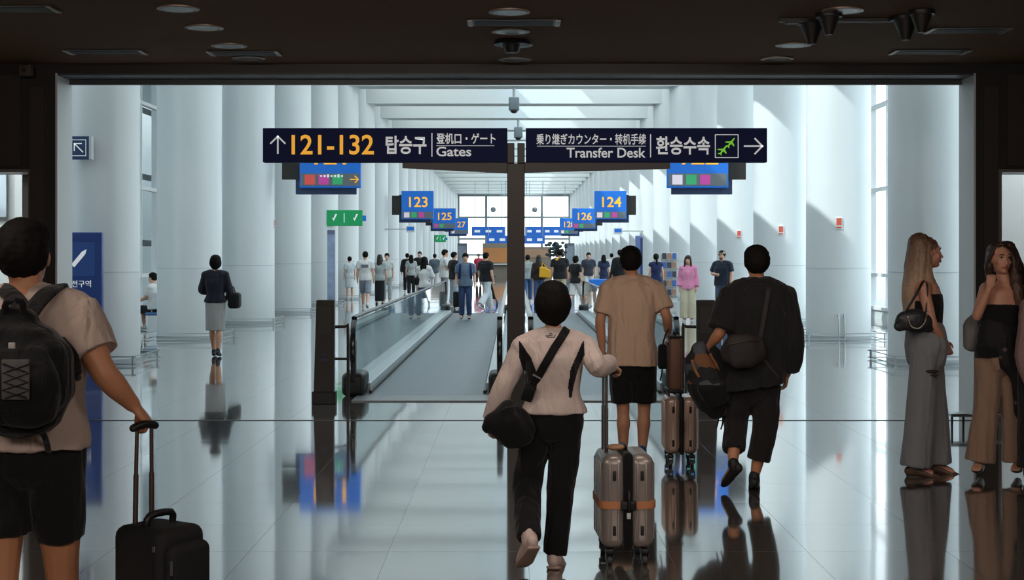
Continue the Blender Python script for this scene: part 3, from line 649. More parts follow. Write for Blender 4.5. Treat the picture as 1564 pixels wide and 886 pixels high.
# ================================================================== PEOPLE
BASE = dict(hip=(.09, 0, .92), knee=(.10, .01, .50), ankle=(.10, -.02, .085), toe=(.115, .15, .03), pelvis=(0, 0, .97), waist=(0, .005, 1.10), chest=(0, 0, 1.28),
            neck=(0, -.01, 1.475), head=(0, .02, 1.635), sh=(.18, -.01, 1.425), elbow=(.235, -.03, 1.14), wrist=(.25, .04, .89))
class Fig:
    """a figure: joints in world space, side/forward vectors, scale"""
    def __init__(s, px, d, H, yaw=0.0, name='person', label='', J=None, voxel=.008, build=1.0, male=True, group=None, skinm=None, pose=None, fz=0.0, headyaw=None, dist=None):
        s.k = H / 1.75; s.d = d; s.b = build; s.male = male; s.vox = voxel; s.skinm = skinm or SKIN
        s.root = V(((px - VX) / F * d, d, fz)); s.yaw = yaw
        s.R = Matrix.Rotation(yaw, 3, 'Z'); s.x = s.R @ V((1, 0, 0)); s.f = s.R @ V((0, 1, 0))
        hy = yaw if headyaw is None else headyaw; s.HR = Matrix.Rotation(hy, 3, 'Z')
        s.J = {}
        for k, v in BASE.items():
            v = V(v)
            if k in ('hip', 'knee', 'ankle', 'toe', 'sh', 'elbow', 'wrist'):
                for sd, m in (('L', -1), ('R', 1)):
                    q = V((v.x * m, v.y, v.z))
                    if not male and k in ('sh', 'elbow', 'wrist'): q.x *= .9
                    s.J[k + sd] = s.root + s.R @ (q * s.k)
            else: s.J[k] = s.root + s.R @ (v * s.k)
        for k, v in (pose or {}).items(): s.J[k] = s.root + s.R @ (V(v) * s.k)
        for k, v in (J or {}).items():      # joints read off the photograph: px, py, offset in depth
            s.J[k] = W(v[0], v[1], d + (v[2] if len(v) > 2 else 0))
        s.e = empty(name, s.root, label, 'person', group)
    def add(s, mb, name, mats, vox=None, it=3, fold=0.0, fr=(13, 13, 4), paint=None, seed=0, mask=None):
        me = mb.skin(vox or s.vox, it)
        if fold: folds(me, fold, fr, seed, mask)
        o = finish(me, name, mats, s.e, s.root, paint); return o
    # --- torso as stacked ellipses
    def torso(s, mb, g=0.0, hem=None, top=None, slope=True, wide=1.0, hemw=1.0):
        k = s.k; b = s.b; J = s.J
        hipw, wst, chs, shw = (.165, .15, .178, .165) if s.male else (.165, .122, .150, .135)
        pts = []; rad = []
        if hem is not None: pts.append(J['pelvis'].lerp(J['waist'], 0) + V((0, 0, -hem * k))); rad.append(((hipw * b * k + g) * wide * hemw, (.118 * b * k + g) * wide * hemw))
        pts += [J['pelvis'], J['waist'], J['chest']]
        rad += [((hipw * b * k + g) * wide, (.115 * b * k + g) * wide), ((wst * b * k + g) * wide, (.102 * b * k + g) * wide), ((chs * b * k + g), (.118 * b * k + g))]
        if top is not None:
            pts.append(J['chest'].lerp(J['neck'], top)); rad.append((chs * b * k * .96 + g, .112 * b * k + g))
        else:
            pts += [J['chest'].lerp(J['neck'], .62), J['neck'] + V((0, 0, -.02 * k))]; rad += [(shw * b * k + g, .088 * b * k + g), (.07 * k + g, .062 * k + g)]
        mb.loft(pts, rad, side=s.x, n=20, sub=4, dome=(hem is None), p=2.3)
        if slope and top is None:
            for sd in 'LR':
                mb.loft([J['neck'] + V((0, 0, -.045 * k)), J['neck'].lerp(J['sh' + sd], .5) + V((0, 0, -.012 * k)), J['sh' + sd] + V((0, 0, -.012 * k))], [(.05 * k + g, .05 * k + g), (.052 * b * k + g, .046 * k + g), (.058 * b * k + g, .052 * k + g)], side=s.f, sub=3)
                mb.loft([J['sh' + sd].lerp(J['neck'], .25) + V((0, 0, -.03 * k)), (J['sh' + sd] * .55 + J['chest'] * .45)], [(.07 * k + g, .06 * k + g), (.085 * b * k + g, .075 * k + g)], side=s.f, sub=2)
    def arm(s, mb, sd, g=0.0, frac=1.0, r=(.054, .046, .036, .027), flare=0.0, start=0.0):
        """frac: 0-1 along the whole arm from shoulder to wrist"""
        k = s.k; b = s.b if s.male else s.b * .84
        a, e, w = s.J['sh' + sd], s.J['elbow' + sd], s.J['wrist' + sd]
        L1, L2 = (e - a).length, (w - e).length; T = (L1 + L2) * frac
        P = [a, a.lerp(e, .5), e.lerp(a, .08) if frac > .6 else e, e.lerp(w, .3), w]; RR = [r[0], r[0] * .92, r[1] * .92, r[1] * .9, r[3]]
        pos = [0, L1 * .5, L1 * .95, L1 + L2 * .3, L1 + L2]
        pts = []; rad = []
        for i, q in enumerate(pos):
            if q <= T: pts.append(P[i]); rad.append(RR[i] * b * k + g + flare * q / (L1 + L2))
            else:
                t = (T - pos[i - 1]) / (q - pos[i - 1]); pts.append(P[i - 1].lerp(P[i], t)); rad.append((RR[i - 1] * (1 - t) + RR[i] * t) * b * k + g + flare * frac); break
        mb.loft(pts, rad, side=s.f, n=14, sub=4, dome=(frac >= 1 and g == 0))
    def leg(s, mb, sd, g=0.0, frac=1.0, prof=None, side=None):
        """bare leg, or trouser leg when prof = radii at hip, knee, hem"""
        k = s.k; b = s.b; J = s.J
        h, n, a = J['hip' + sd], J['knee' + sd], J['ankle' + sd]
        if prof is None:
            r = [.082, .078, .054, .050, .056, .046, .032]
            pts = [h, h.lerp(n, .4), n.lerp(h, .1), n.lerp(a, .12), n.lerp(a, .32) - s.f * .012 * k, n.lerp(a, .6), a]
            mb.loft(pts, [q * b * k + g for q in r], side=s.x, n=14, sub=3)
        else:
            L1, L2 = (n - h).length, (a - n).length; T = (L1 + L2) * frac
            P = [h + V((0, 0, .02 * k)), h.lerp(n, .45), n, n.lerp(a, .5), a]; pos = [0, .45 * L1, L1, L1 + .5 * L2, L1 + L2]
            RR = [prof[0], prof[0] * .45 + prof[1] * .55, prof[1], (prof[1] + prof[2]) / 2, prof[2]]
            if frac < .75: RR = [prof[0], (prof[0] + prof[1]) / 2, prof[1], prof[2], prof[2]]
            pts = []; rad = []
            for i, q in enumerate(pos):
                if q <= T + 1e-6: pts.append(P[i]); rad.append(RR[i] * k)
                else:
                    t = (T - pos[i - 1]) / (q - pos[i - 1]); pts.append(P[i - 1].lerp(P[i], t)); rad.append((prof[2] if frac < .75 else RR[i - 1] * (1 - t) + RR[i] * t) * k); break
            mb.loft(pts, [(q, q * 1.02) for q in rad], side=s.x, n=16, sub=4, dome=False)
    def seat(s, mb, g=.012, top=.06):
        k = s.k; J = s.J; b = s.b
        w = .165 if s.male else .168
        mb.loft([J['pelvis'].lerp(J['waist'], .7), J['pelvis'], (J['hipL'] + J['hipR']) / 2 + V((0, 0, -.015 * k))], [((w - .018) * b * k + g, .105 * b * k + g), (w * b * k + g, .118 * b * k + g), (.15 * b * k + g, .11 * b * k + g)], side=s.x, n=18, sub=3, p=2.2)
    def hand(s, mb, sd, d=None, n=None, curl=.5, spread=.12):
        """palm and five separate fingers; d finger direction, n palm normal (fingers curl to it)"""
        k = s.k * (1.0 if s.male else .92); w = s.J['wrist' + sd]
        d = V(d) if d is not None else (w - s.J['elbow' + sd]); d.normalize()
        n = V(n) if n is not None else s.x * (1 if sd == 'L' else -1)
        n = (n - d * n.dot(d)).normalized(); t = n.cross(d).normalized()      # across the palm
        if t.dot(s.f) < 0 and abs(t.dot(s.f)) > .15: t = -t                    # thumb side forward
        mb.loft([w - d * .03 * k, w + d * .02 * k, w + d * .05 * k, w + d * .088 * k], [(.024 * k, .019 * k), (.030 * k, .017 * k), (.039 * k, .015 * k), (.038 * k, .012 * k)], side=t, n=14, sub=3)
        for i, (o, L, r) in enumerate(((.029, .072, .0085), (.010, .080, .0088), (-.010, .074, .0084), (-.028, .058, .0075))):
            p = w + d * .080 * k + t * o * k; dd = (d + t * (o * spread * 12)).normalized(); ang = 0; P = [p]; 
            for j, f_ in enumerate((.46, .31, .23)):
                ang += curl * (.75, 1.1, .8)[j] + .06 * i; v = dd * math.cos(ang) + n * math.sin(ang); p = p + v * L * f_ * k; P.append(p)
            mb.loft(P, [r * k * q for q in (1.08, 1.0, .95, .8)], side=t, n=8, sub=2)
        p = w + d * .022 * k + t * .026 * k; a1 = (d * .62 + t * .62 + n * .45).normalized(); a2 = (d * .85 + t * .12 + n * (.35 + curl * .5)).normalized()
        mb.loft([p - a1 * .01 * k, p + a1 * .036 * k, p + a1 * .036 * k + a2 * .030 * k, p + a1 * .036 * k + a2 * .054 * k], [.014 * k, .0115 * k, .010 * k, .0082 * k], side=n, n=8, sub=2)
    def head(s, mb, face=True):
        k = s.k * 1.0; c = s.J['head']; R = s.HR
        def E(p, r): mb.ell(c + R @ (V(p) * k), [q * k for q in r], R.to_4x4().to_3x3(), n=20, m=14)
        E((0, -.012, .022), (.076, .094, .095)); E((0, .022, -.035), (.060, .070, .078)); E((0, .054, -.085), (.030, .032, .024))
        E((0, .060, .030), (.052, .026, .035))
        mb.loft([s.J['neck'] + V((0, 0, -.05 * k)), s.J['neck'].lerp(c, .45), c + R @ (V((0, -.02, -.05)) * k)], [(.062 * k, .058 * k), (.053 * k if s.male else .044 * k, .055 * k if s.male else .046 * k), (.052 * k, .056 * k)], side=s.x)
        if face:
            P = lambda *q: c + R @ (V(q) * k)
            mb.loft([P(0, .083, .012), P(0, .093, -.012), P(0, .101, -.030)], [.008 * k, .010 * k, .013 * k], side=R @ V((1, 0, 0)), n=8, sub=2)
            E((0, .088, -.060), (.022, .010, .007)); 
            for q in (-1, 1):
                E((q * .078, -.005, -.005), (.010, .020, .031)); E((q * .036, .062, -.022), (.022, .018, .02)); E((q * .026, .083, .028), (.02, .009, .006))
    def features(s, lip=(150, 84, 76)):
        c = s.J['head']; R = s.HR; k = s.k; P = lambda *q: c + R @ (V(q) * k)
        for q in (-1, 1):
            m = MB(); m.ell(P(q * .030, .0705, .010), (.013 * k, .010 * k, .0075 * k), R); m.build('eye', mat('eye_white', (222, 216, 210), .25), s.e, smooth=True, off=s.root)
            m = MB(); m.ell(P(q * .030, .0780, .010), (.006 * k, .004 * k, .0062 * k), R); m.build('iris', mat('iris_dark', (40, 28, 22), .2), s.e, smooth=True, off=s.root)
            m = MB(); m.loft([P(q * .015, .087, .030), P(q * .030, .087, .035), P(q * .047, .079, .031)], [.0035 * k, .004 * k, .002 * k], side=(0, 0, 1), sub=2, n=8); m.build('eyebrow', HAIRB, s.e, smooth=True, off=s.root)
            m = MB(); m.loft([P(q * .017, .082, .013), P(q * .030, .0815, .0175), P(q * .044, .077, .013)], [.002 * k] * 3, side=(0, 0, 1), sub=2, n=6); m.build('eyelash', HAIRB, s.e, smooth=True, off=s.root)
        m = MB(); m.loft([P(-.023, .083, -.058), P(0, .095, -.055), P(.023, .083, -.058)], [(.003 * k, .004 * k), (.0055 * k, .006 * k), (.003 * k, .004 * k)], side=(0, 0, 1), sub=3, n=8); m.loft([P(-.020, .083, -.063), P(0, .094, -.066), P(.020, .083, -.063)], [(.003 * k, .004 * k), (.006 * k, .006 * k), (.003 * k, .004 * k)], side=(0, 0, 1), sub=3, n=8)
        o = m.build('lips', mat('lip_%d' % lip[0], lip, .4), s.e, smooth=True, off=s.root); tag(o, kind='stuff') if False else None
    def hair(s, style='short', m=None, vol=1.0, vox=None, name='hair', length=.42):
        k = s.k; c = s.J['head']; R = s.HR; mb = MB()
        def E(p, r): mb.ell(c + R @ (V(p) * k), [q * k * vol for q in r], R, n=20, m=14)
        P = lambda *q: c + R @ (V(q) * k)
        E((0, -.010, .056), (.083, .098, .073)); E((0, -.038, .02), (.087, .080, .092))
        if style == 'short':
            E((0, -.050, -.022), (.068, .050, .046)); 
            for q in (-1, 1): E((q * .070, .010, .02), (.016, .03, .042))
            E((0, .07, .075), (.055, .025, .022))
        if style == 'bob':
            E((0, -.030, .0), (.094, .088, .108)); E((0, -.045, -.085), (.048, .04, .045)); E((0, -.050, -.060), (.068, .052, .06)); 
            for q in (-1, 1): E((q * .070, .004, -.012), (.026, .045, .066))
            E((0, .066, .07), (.06, .026, .03))
        if style in ('long', 'loose'):
            sp = 1.0 if style == 'long' else 1.25
            mb.loft([P(0, -.05, .03), P(0, -.09, -.10), P(0, -.105, -.10 - length * .4), P(0, -.10, -.10 - length * .9)], [(.085 * k, .05 * k), (.095 * sp * k, .045 * k), (.11 * sp * k, .038 * k), (.07 * sp * k, .022 * k)], side=R @ V((1, 0, 0)), n=18)
            for q in (-1, 1):
                mb.loft([P(q * .045, .055, .085), P(q * .078, .035, .0), P(q * .085, .025, -.12), P(q * .095, .04, -.12 - length * .5)], [(.022 * k, .03 * k), (.02 * k, .035 * k), (.026 * sp * k, .032 * k), (.02 * k, .018 * k)], side=R @ V((1, 0, 0)), n=12)
        if style == 'bun': E((0, -.115, .05), (.04, .04, .04))
        if style == 'pony': mb.loft([P(0, -.105, .06), P(0, -.15, .0), P(0, -.14, -.16), P(0, -.12, -.27)], [.022 * k, .034 * k, .032 * k, .014 * k])
        me = mb.skin(vox or s.vox, 2)
        folds(me, .004 * k, (55, 55, 14) if style != 'short' else (45, 45, 45), s.d)
        return finish(me, name, m or HAIRB, s.e, s.root)
    def shoe(s, sd, m, sole=None, kind='shoe', vox=.006, name='shoe', big=1.0):
        k = s.k * big; a = s.J['ankle' + sd]; t = s.J['toe' + sd]; d = (t - a); d.normalize()
        # the foot lies along d tilted: rebuild a foot frame with the sole plane
        fz = V((0, 0, 1)); side = d.cross(fz).normalized() if d.cross(fz).length > .2 else s.x
        dh = (t - a).normalized(); ang = math.atan2(-.055, .17)      # sole direction is 18 deg above the ankle-to-toe line
        q = Matrix.Rotation(-ang, 3, side); df = (q @ dh).normalized(); u = side.cross(df).normalized()
        if u.z < 0 and abs(df.z) < .8: u = -u
        A = lambda x, z, y=0: a + df * x * k + u * z * k + side * y * k
        mb = MB()
        mb.loft([A(-.050, -.042), A(0, -.035), A(.06, -.045), A(.12, -.056), A(.165, -.062)], [(.030 * k, .036 * k), (.036 * k, .042 * k), (.042 * k, .033 * k), (.044 * k, .024 * k), (.032 * k, .017 * k)], side=side, n=16, sub=3)
        if kind == 'shoe': mb.loft([A(-.018, .012), A(-.010, -.03)], [(.040 * k, .044 * k), (.042 * k, .05 * k)], side=side, sub=2)
        o = s.add(mb, name, m, vox=vox, it=2)
        if sole is not None:
            mb = MB(); mb.loft([A(-.052, -.075), A(0, -.075), A(.06, -.076), A(.12, -.078), A(.17, -.075)], [(.034 * k, .010 * k), (.036 * k, .011 * k), (.042 * k, .010 * k), (.046 * k, .010 * k), (.034 * k, .009 * k)], side=side, n=16, sub=3, p=3)
            q = mb.build('sole', sole, o, smooth=True, off=s.root)
        return o
    def foot(s, mb, sd):
        k = s.k; a = s.J['ankle' + sd]; t = s.J['toe' + sd]; d = (t - a).normalized(); side = d.cross(V((0, 0, 1))).normalized()
        mb.loft([a + V((0, 0, -.03 * k)) - s.f * 0 - d * .03 * k, a + d * .05 * k + V((0, 0, -.012 * k)), a + d * .12 * k, t], [(.03 * k, .032 * k), (.034 * k, .03 * k), (.04 * k, .022 * k), (.036 * k, .012 * k)], side=side, sub=3)
    def body(s, hands=('L', 'R'), curl=.5, hd=None, face=True, vox=None, feet=True, fingers=True, legs='LR', arms='LR', ag=0):
        mb = MB(); s.torso(mb); s.head(mb, face)
        for sd in arms: s.arm(mb, sd, ag)
        for sd in 'LR':
            if sd in legs: s.leg(mb, sd)
            if feet: s.foot(mb, sd)
        for sd in hands:
            a = (hd or {}).get(sd, {})
            if fingers: s.hand(mb, sd, **({'curl': curl} | a))
            else:
                w = s.J['wrist' + sd]; d = (w - s.J['elbow' + sd]).normalized(); mb.loft([w, w + d * .08 * s.k, w + d * .15 * s.k], [(.03 * s.k, .018 * s.k), (.036 * s.k, .018 * s.k), (.025 * s.k, .014 * s.k)], side=s.f, sub=2)
        return s.add(mb, 'body', s.skinm, vox=vox or s.vox * .8, it=2)
    def shirt(s, m, name='shirt', g=.02, hem=.12, frac=.36, flare=.02, fold=.006, wide=1.0, paint=None, hemw=1.0, collar=False, seed=1, sg=None, arms='LR', vox=None):
        mb = MB(); k = s.k; s.torso(mb, g * k, hem=hem, wide=wide, hemw=hemw)
        for sd in arms: s.arm(mb, sd, (sg if sg is not None else g) * k, frac, flare=flare * k)
        if collar: mb.loft([s.J['neck'] + V((0, 0, -.05 * k)), s.J['neck'] + V((0, .0, .018 * k))], [(.075 * k, .07 * k), (.063 * k, .063 * k)], side=s.x, sub=2, dome=False)
        return s.add(mb, name, m, fold=fold * k, paint=paint, seed=seed, vox=vox)
    def trousers(s, m, name='trousers', prof=(.098, .075, .062), frac=.97, fold=.005, paint=None, g=.016, seed=2, it=3, legs='LR', fr=(13, 13, 6)):
        mb = MB(); s.seat(mb, g * s.k)
        for sd in legs: s.leg(mb, sd, frac=frac, prof=prof)
        return s.add(mb, name, m, fold=fold * s.k, fr=fr, paint=paint, seed=seed, it=it)
    def skirt(s, m, name='skirt', z=.45, r=(.2, .17), g=.014, fold=.006):
        mb = MB(); k = s.k; J = s.J; b = V(((J['kneeL'] + J['kneeR']) / 2).to_tuple()); b.z = z * k
        mb.loft([J['pelvis'].lerp(J['waist'], .7), J['pelvis'], b], [(.13 * k, .105 * k), (.175 * k, .135 * k), (r[0] * k, r[1] * k)], side=s.x, n=24, dome=False)
        return s.add(mb, name, m, fold=fold * k, fr=(16, 16, 3))

def bvh_of(o):
    me = o.data; mw = Matrix.Translation(o.parent.location if o.parent else V((0, 0, 0))) @ o.matrix_basis
    return BVHTree.FromPolygons([mw @ v.co for v in me.vertices], [tuple(p.vertices) for p in me.polygons])
def strap_on(o, pix, w, m, parent, name, d, off=(0, 0, 0), th=.006, lift=.006, back=True):
    """ribbon laid on the camera-facing side of a surface along pixels seen in the photograph"""
    T = bvh_of(o) if not isinstance(o, BVHTree) else o; pts = []; N = 7
    last = None
    for i in range(len(pix) - 1):
        for j in range(N + (i == len(pix) - 2)):
            t = j / N; x = pix[i][0] * (1 - t) + pix[i + 1][0] * t; y = pix[i][1] * (1 - t) + pix[i + 1][1] * t
            o_ = V((0, 0, CH)); dr = (W(x, y, d) - o_).normalized(); h = T.ray_cast(o_, dr)
            if h[0] is not None: last = h[0] - dr * lift; pts.append(last.copy())
            elif last is not None: pts.append(V((W(x, y, last.y))))
    mb = MB(); n = V((0, -1, 0))
    pts = [pts[0]] + [(pts[i - 1] + pts[i] * 2 + pts[i + 1]) / 4 for i in range(1, len(pts) - 1)] + [pts[-1]]
    mb.loft(pts, [(th, w / 2)] * len(pts), side=n, n=8, sub=1, dome=False, p=4)
    return mb.build(name, m, parent, smooth=True, off=off)

# ------------------------------------------------------------------ suitcases
def suitcase(x, y, rz, w, dp, h, col, label, wheel_h=.055, handle=.4, strapc=None, name='suitcase', mid=(20, 20, 22), group=None, z_body=None):
    """hard shell; w = thickness seen edge on, dp = its broad width, h = height of the shell"""
    g = empty(name, (x, y, 0), label, 'suitcase', group, rz)
    M_ = mat('shell_%d_%d_%d' % col, col, .32, .35, var=.04, scale=10); z0 = wheel_h + .03
    for s in (-1, 1):
        mb = MB(); mb.rbox((s * w * .26, 0, z0 + h / 2), (w * .48, dp, h), .055, n=5)
        for q in (-.32, -.11, .11, .32): mb.rbox((s * (w / 2 - .001), dp * q, z0 + h / 2), (.014, dp * .1, h * .82), .006, n=2)
        for q in (-1, 1):
            for e_ in (.18, .34): mb.rbox((s * w * e_, q * (dp / 2 - .001), z0 + h / 2), (.012, .012, h * .84), .005, n=2)
        mb.build('shell_half', M_, g, smooth=True)
    MB().rbox((0, 0, z0 + h / 2), (.034, dp + .006, h + .006), .05, n=4).build('zip_band', mat('zip_%d' % mid[0], mid, .6), g, smooth=True)
    for s in (-1, 1):
        for z in (.2, .78): MB().rbox((s * w * .26, -dp / 2 - .003, z0 + h * z), (.018, .014, .055), .006, n=2).build('side_stud', RUB, g, smooth=True)
    MB().tube([(0, -dp / 2, z0 + h * .62), (0, -dp / 2 - .03, z0 + h * .6), (0, -dp / 2 - .03, z0 + h * .42), (0, -dp / 2, z0 + h * .4)], .009, sub=2).build('side_handle', RUB, g, smooth=True)
    MB().tube([(0, -.09, z0 + h), (0, -.08, z0 + h + .025), (0, .08, z0 + h + .025), (0, .09, z0 + h)], .010, sub=3).build('carry_handle', RUB, g, smooth=True)
    for sx in (-1, 1):
        for sy in (-1, 1):
            cx, cy_ = sx * w * .33, sy * dp * .38
            mb = MB(); mb.rbox((cx, cy_, wheel_h + .014), (.05, .06, .034), .012, n=2); mb.b2((cx - .022, cy_ - .02, .028), (cx - .016, cy_ + .02, wheel_h + .01)); mb.b2((cx + .016, cy_ - .02, .028), (cx + .022, cy_ + .02, wheel_h + .01)); f_ = mb.build('caster', RUB, g)
            MB().cyl((cx, cy_ + .01, .0275), .0275, .026, axis='X').build('wheel', mat('wheel_grey', (70, 70, 72), .5), f_, smooth=True)
    tx = -w * .36; zt = z0 + h + handle
    mb = MB()
    for q in (-.075, .075):
        mb.tube([(tx, q, z0 + h * .9), (tx, q, z0 + h + handle * .55)], .011).tube([(tx, q, z0 + h + handle * .55), (tx, q, zt)], .008)
    mb.build('pull_rod', mat('rod_steel', (150, 146, 140), .3, .8), g, smooth=True)
    MB().loft([(tx, -.10, zt), (tx, 0, zt + .008), (tx, .10, zt)], [.015, .016, .015], side=(1, 0, 0), sub=2).build('grip', RUB, g, smooth=True)
    if strapc:
        mb = MB(); zz = z0 + h * .47; mb.band((0, 0, zz), (w + .022, dp + .012), .058, .04); mb.build('luggage_belt', mat('belt_orange', strapc, .6), g, smooth=True)
        MB().rbox((0, 0, z0 + h / 2), (.056, dp + .026, h + .022), .026, n=3).build('upright_belt', BLACK, g, smooth=True)
        MB().rbox((0, -dp / 2 - .012, zz), (.085, .03, .05), .008, n=2).build('buckle', RUB, g, smooth=True)
        MB().rbox((0, -dp / 2 - .02, zz - .055), (.022, .008, .035), .004, n=2).build('luggage_tag', WHITEP, g, smooth=True)
    return g
# ------------------------------------------------------------------ 1: man with black backpack, at the left edge
D1 = 5.0
TEE1 = cloth('sand_tee', (192, 172, 160), .05)
f = Fig(40, D1, 1.82, 0, label='man with short black hair, beige t-shirt and black shorts pulling a black suitcase', voxel=.007, build=1.04, J=dict(
    head=(38, 392, .02), neck=(40, 447), shL=(-34, 474), shR=(112, 474), elbowL=(-62, 590, -.02), elbowR=(160, 572, -.05), wristL=(-62, 690), wristR=(202, 617, .03),
    chest=(40, 525), waist=(42, 610), pelvis=(43, 668), hipL=(4, 690), hipR=(84, 690), kneeL=(2, 905, -.05), kneeR=(96, 892, .05), ankleL=(6, 1088, -.1), ankleR=(102, 1086, .1),
    toeL=(0, 1108, .06), toeR=(106, 1108, .26)), skinm=SKIN2)
f.body(hd={'R': dict(d=(.45, .25, -.6), n=(-.4, .2, -1), curl=1.05), 'L': dict(curl=.6)})
f.hair('short', vol=1.06)
sh = f.shirt(TEE1, 't_shirt', g=.026, hem=.03, frac=.42, flare=.02, fold=.009, wide=1.04)
f.trousers(BLACK, 'shorts', prof=(.104, .082, .084), frac=.33, fold=.006)
f.shoe('L', mat('shoe_dark', (40, 40, 42), .6)); f.shoe('R', mat('shoe_dark', (40, 40, 42), .6))
# backpack
PACK = cloth('pack', (16, 16, 17)); yb = D1 - .25
p = W(38, 600, yb); g = empty('backpack', (p.x, yb, p.z), 'black backpack with grey mesh pocket worn by the man in the beige t-shirt', 'backpack'); o_ = g.location.copy()
mb = MB(); q = lambda px, py, dy=0: W(px, py, yb + dy)
mb.loft([q(28, 628), q(28, 598), q(26, 550), q(22, 510), q(22, 490)], [(.15, .09), (.18, .125), (.178, .125), (.135, .09), (.08, .05)], side=(1, 0, 0), n=22, p=3)
mb.loft([q(28, 630, -.10), q(26, 590, -.12), q(24, 545, -.10)], [(.13, .05), (.14, .06), (.11, .035)], side=(1, 0, 0), n=18, p=3)
me = mb.skin(.008, 3); folds(me, .006, (10, 10, 10), 4); pk = finish(me, 'main_bag', PACK, g, o_)
T = bvh_of(pk)
mm = MB(); c_ = q(24, 580, -.185); mm.rbox((c_.x, c_.y, c_.z), (.09, .012, .13), .005, n=2); mm.build('mesh_pocket', mat('mesh_grey', (92, 90, 90), .8, var=.3, scale=40), g, smooth=True, off=o_)
cord = [(4, 556), (44, 570), (5, 584), (45, 596), (8, 608)]
mm = MB(); mm.tube([W(a, b, c_.y - .012) for a, b in cord], .004); mm.tube([W(48 - a, b, c_.y - .012) for a, b in cord], .004); mm.build('bungee_cord', RUB, g, smooth=True, off=o_)
c_ = q(18, 528, -.16); MB().rbox((c_.x, c_.y, c_.z), (.022, .008, .02), .003, n=2).build('badge', mat('badge_grey', (190, 186, 180), .5), g, off=o_)
TS = bvh_of(sh)
strap_on(TS, [(66, 441), (56, 462), (50, 480)], .06, PACK, g, 'shoulder_strap', D1, o_, lift=.012) if False else None
def ribbon(pts, w, nrm, name, parent, off, m=PACK, th=.010):
    mb = MB(); mb.loft([W(*p_) for p_ in pts], [(th, w / 2)] * len(pts), side=nrm, n=10, sub=4, dome=False, p=4); return mb.build(name, m, parent, smooth=True, off=off)
ribbon([(92, 441, D1 + .10), (88, 438, D1), (75, 445, D1 - .09), (58, 462, D1 - .14), (45, 480, D1 - .19)], .062, (0, -.7, .7), 'shoulder_strap', g, o_)
ribbon([(-6, 446, D1 + .10), (0, 440, D1), (14, 448, D1 - .09), (30, 464, D1 - .14), (42, 482, D1 - .19)], .058, (0, -.7, .7), 'shoulder_strap', g, o_)
ribbon([(92, 520, D1 - .17), (112, 545, D1 - .13), (118, 575, D1 - .05), (122, 560, D1 + .08)], .035, (.5, -.8, .1), 'side_strap', g, o_)
ribbon([(62, 655, D1 - .26), (70, 672, D1 - .2), (74, 690, D1 - .15)], .02, (0, -1, 0), 'strap_tail', g, o_, th=.006)
MB().tube([q(8, 482, -.03), q(10, 462, -.04), q(32, 460, -.04), q(36, 480, -.03)], .012, sub=3).build('grab_handle', PACK, g, smooth=True, off=o_)
# black soft suitcase
SOFT = mat('soft_case', (24, 24, 24), .75, var=.15, scale=20, bump=.4, bscale=500)
rz = math.radians(-33); p = W(240, 0, 4.98); cg = empty('suitcase', (p.x + .008, 4.98, 0), 'black soft-sided suitcase with raised pull handle held by the man in the beige t-shirt', 'suitcase', None, rz)
h0 = .70; zt = .055 + h0
MB().rbox((0, 0, .055 + h0 / 2), (.25, .22, h0), .04, n=4).build('body', SOFT, cg, smooth=True)
for sx in (0,):
    MB().rbox((.135, .0, .055 + h0 / 2 - .02), (.06, .19, h0 - .06), .03, n=4).build('front_pocket', SOFT, cg, smooth=True)
    MB().rbox((.178, .0, .055 + h0 * .40), (.04, .17, h0 * .62), .018, n=4).build('small_pocket', SOFT, cg, smooth=True)
m_ = MB(); m_.tube([(.09, -.107, zt - .05), (.09, -.11, zt - .35)], .004); m_.tube([(.156, -.09, zt - .10), (.158, -.093, zt - .22)], .004); m_.build('zip', RUB, cg, smooth=True)
MB().rbox((.16, -.096, zt - .12), (.012, .006, .05), .002, n=2).build('zip_puller', STEEL, cg); MB().rbox((.092, -.112, zt - .06), (.012, .006, .02), .002, n=2).build('zip_puller', STEEL, cg)
MB().tube([(.0, -.06, zt - .005), (.005, -.05, zt + .035), (.005, .05, zt + .035), (.0, .06, zt - .005)], .013, sub=3).build('carry_handle', RUB, cg, smooth=True)
for s in (-1, 1):
    m_ = MB(); m_.tube([(-.08, s * .038, zt - .02), (-.078, s * .036, zt + .17)], .0095); m_.tube([(-.078, s * .036, zt + .17), (-.076, s * .033, zt + .335)], .0072); m_.build('pull_rod', mat('rod_steel2', (128, 108, 98), .35, .8), cg, smooth=True)
MB().loft([(-.076, -.05, zt + .335), (-.076, 0, zt + .345), (-.076, .05, zt + .335)], [.014, .015, .014], sub=2).build('grip', RUB, cg, smooth=True)
for s in (-1, 1):
    for t_ in (-1, 1):
        c_ = MB().b2((t_ * .08 - .02, s * .08 - .02, .03), (t_ * .08 + .02, s * .08 + .02, .06)).build('caster', RUB, cg); MB().cyl((t_ * .08, s * .08, .026), .026, .025, axis='Y').build('wheel', RUB, c_, smooth=True)

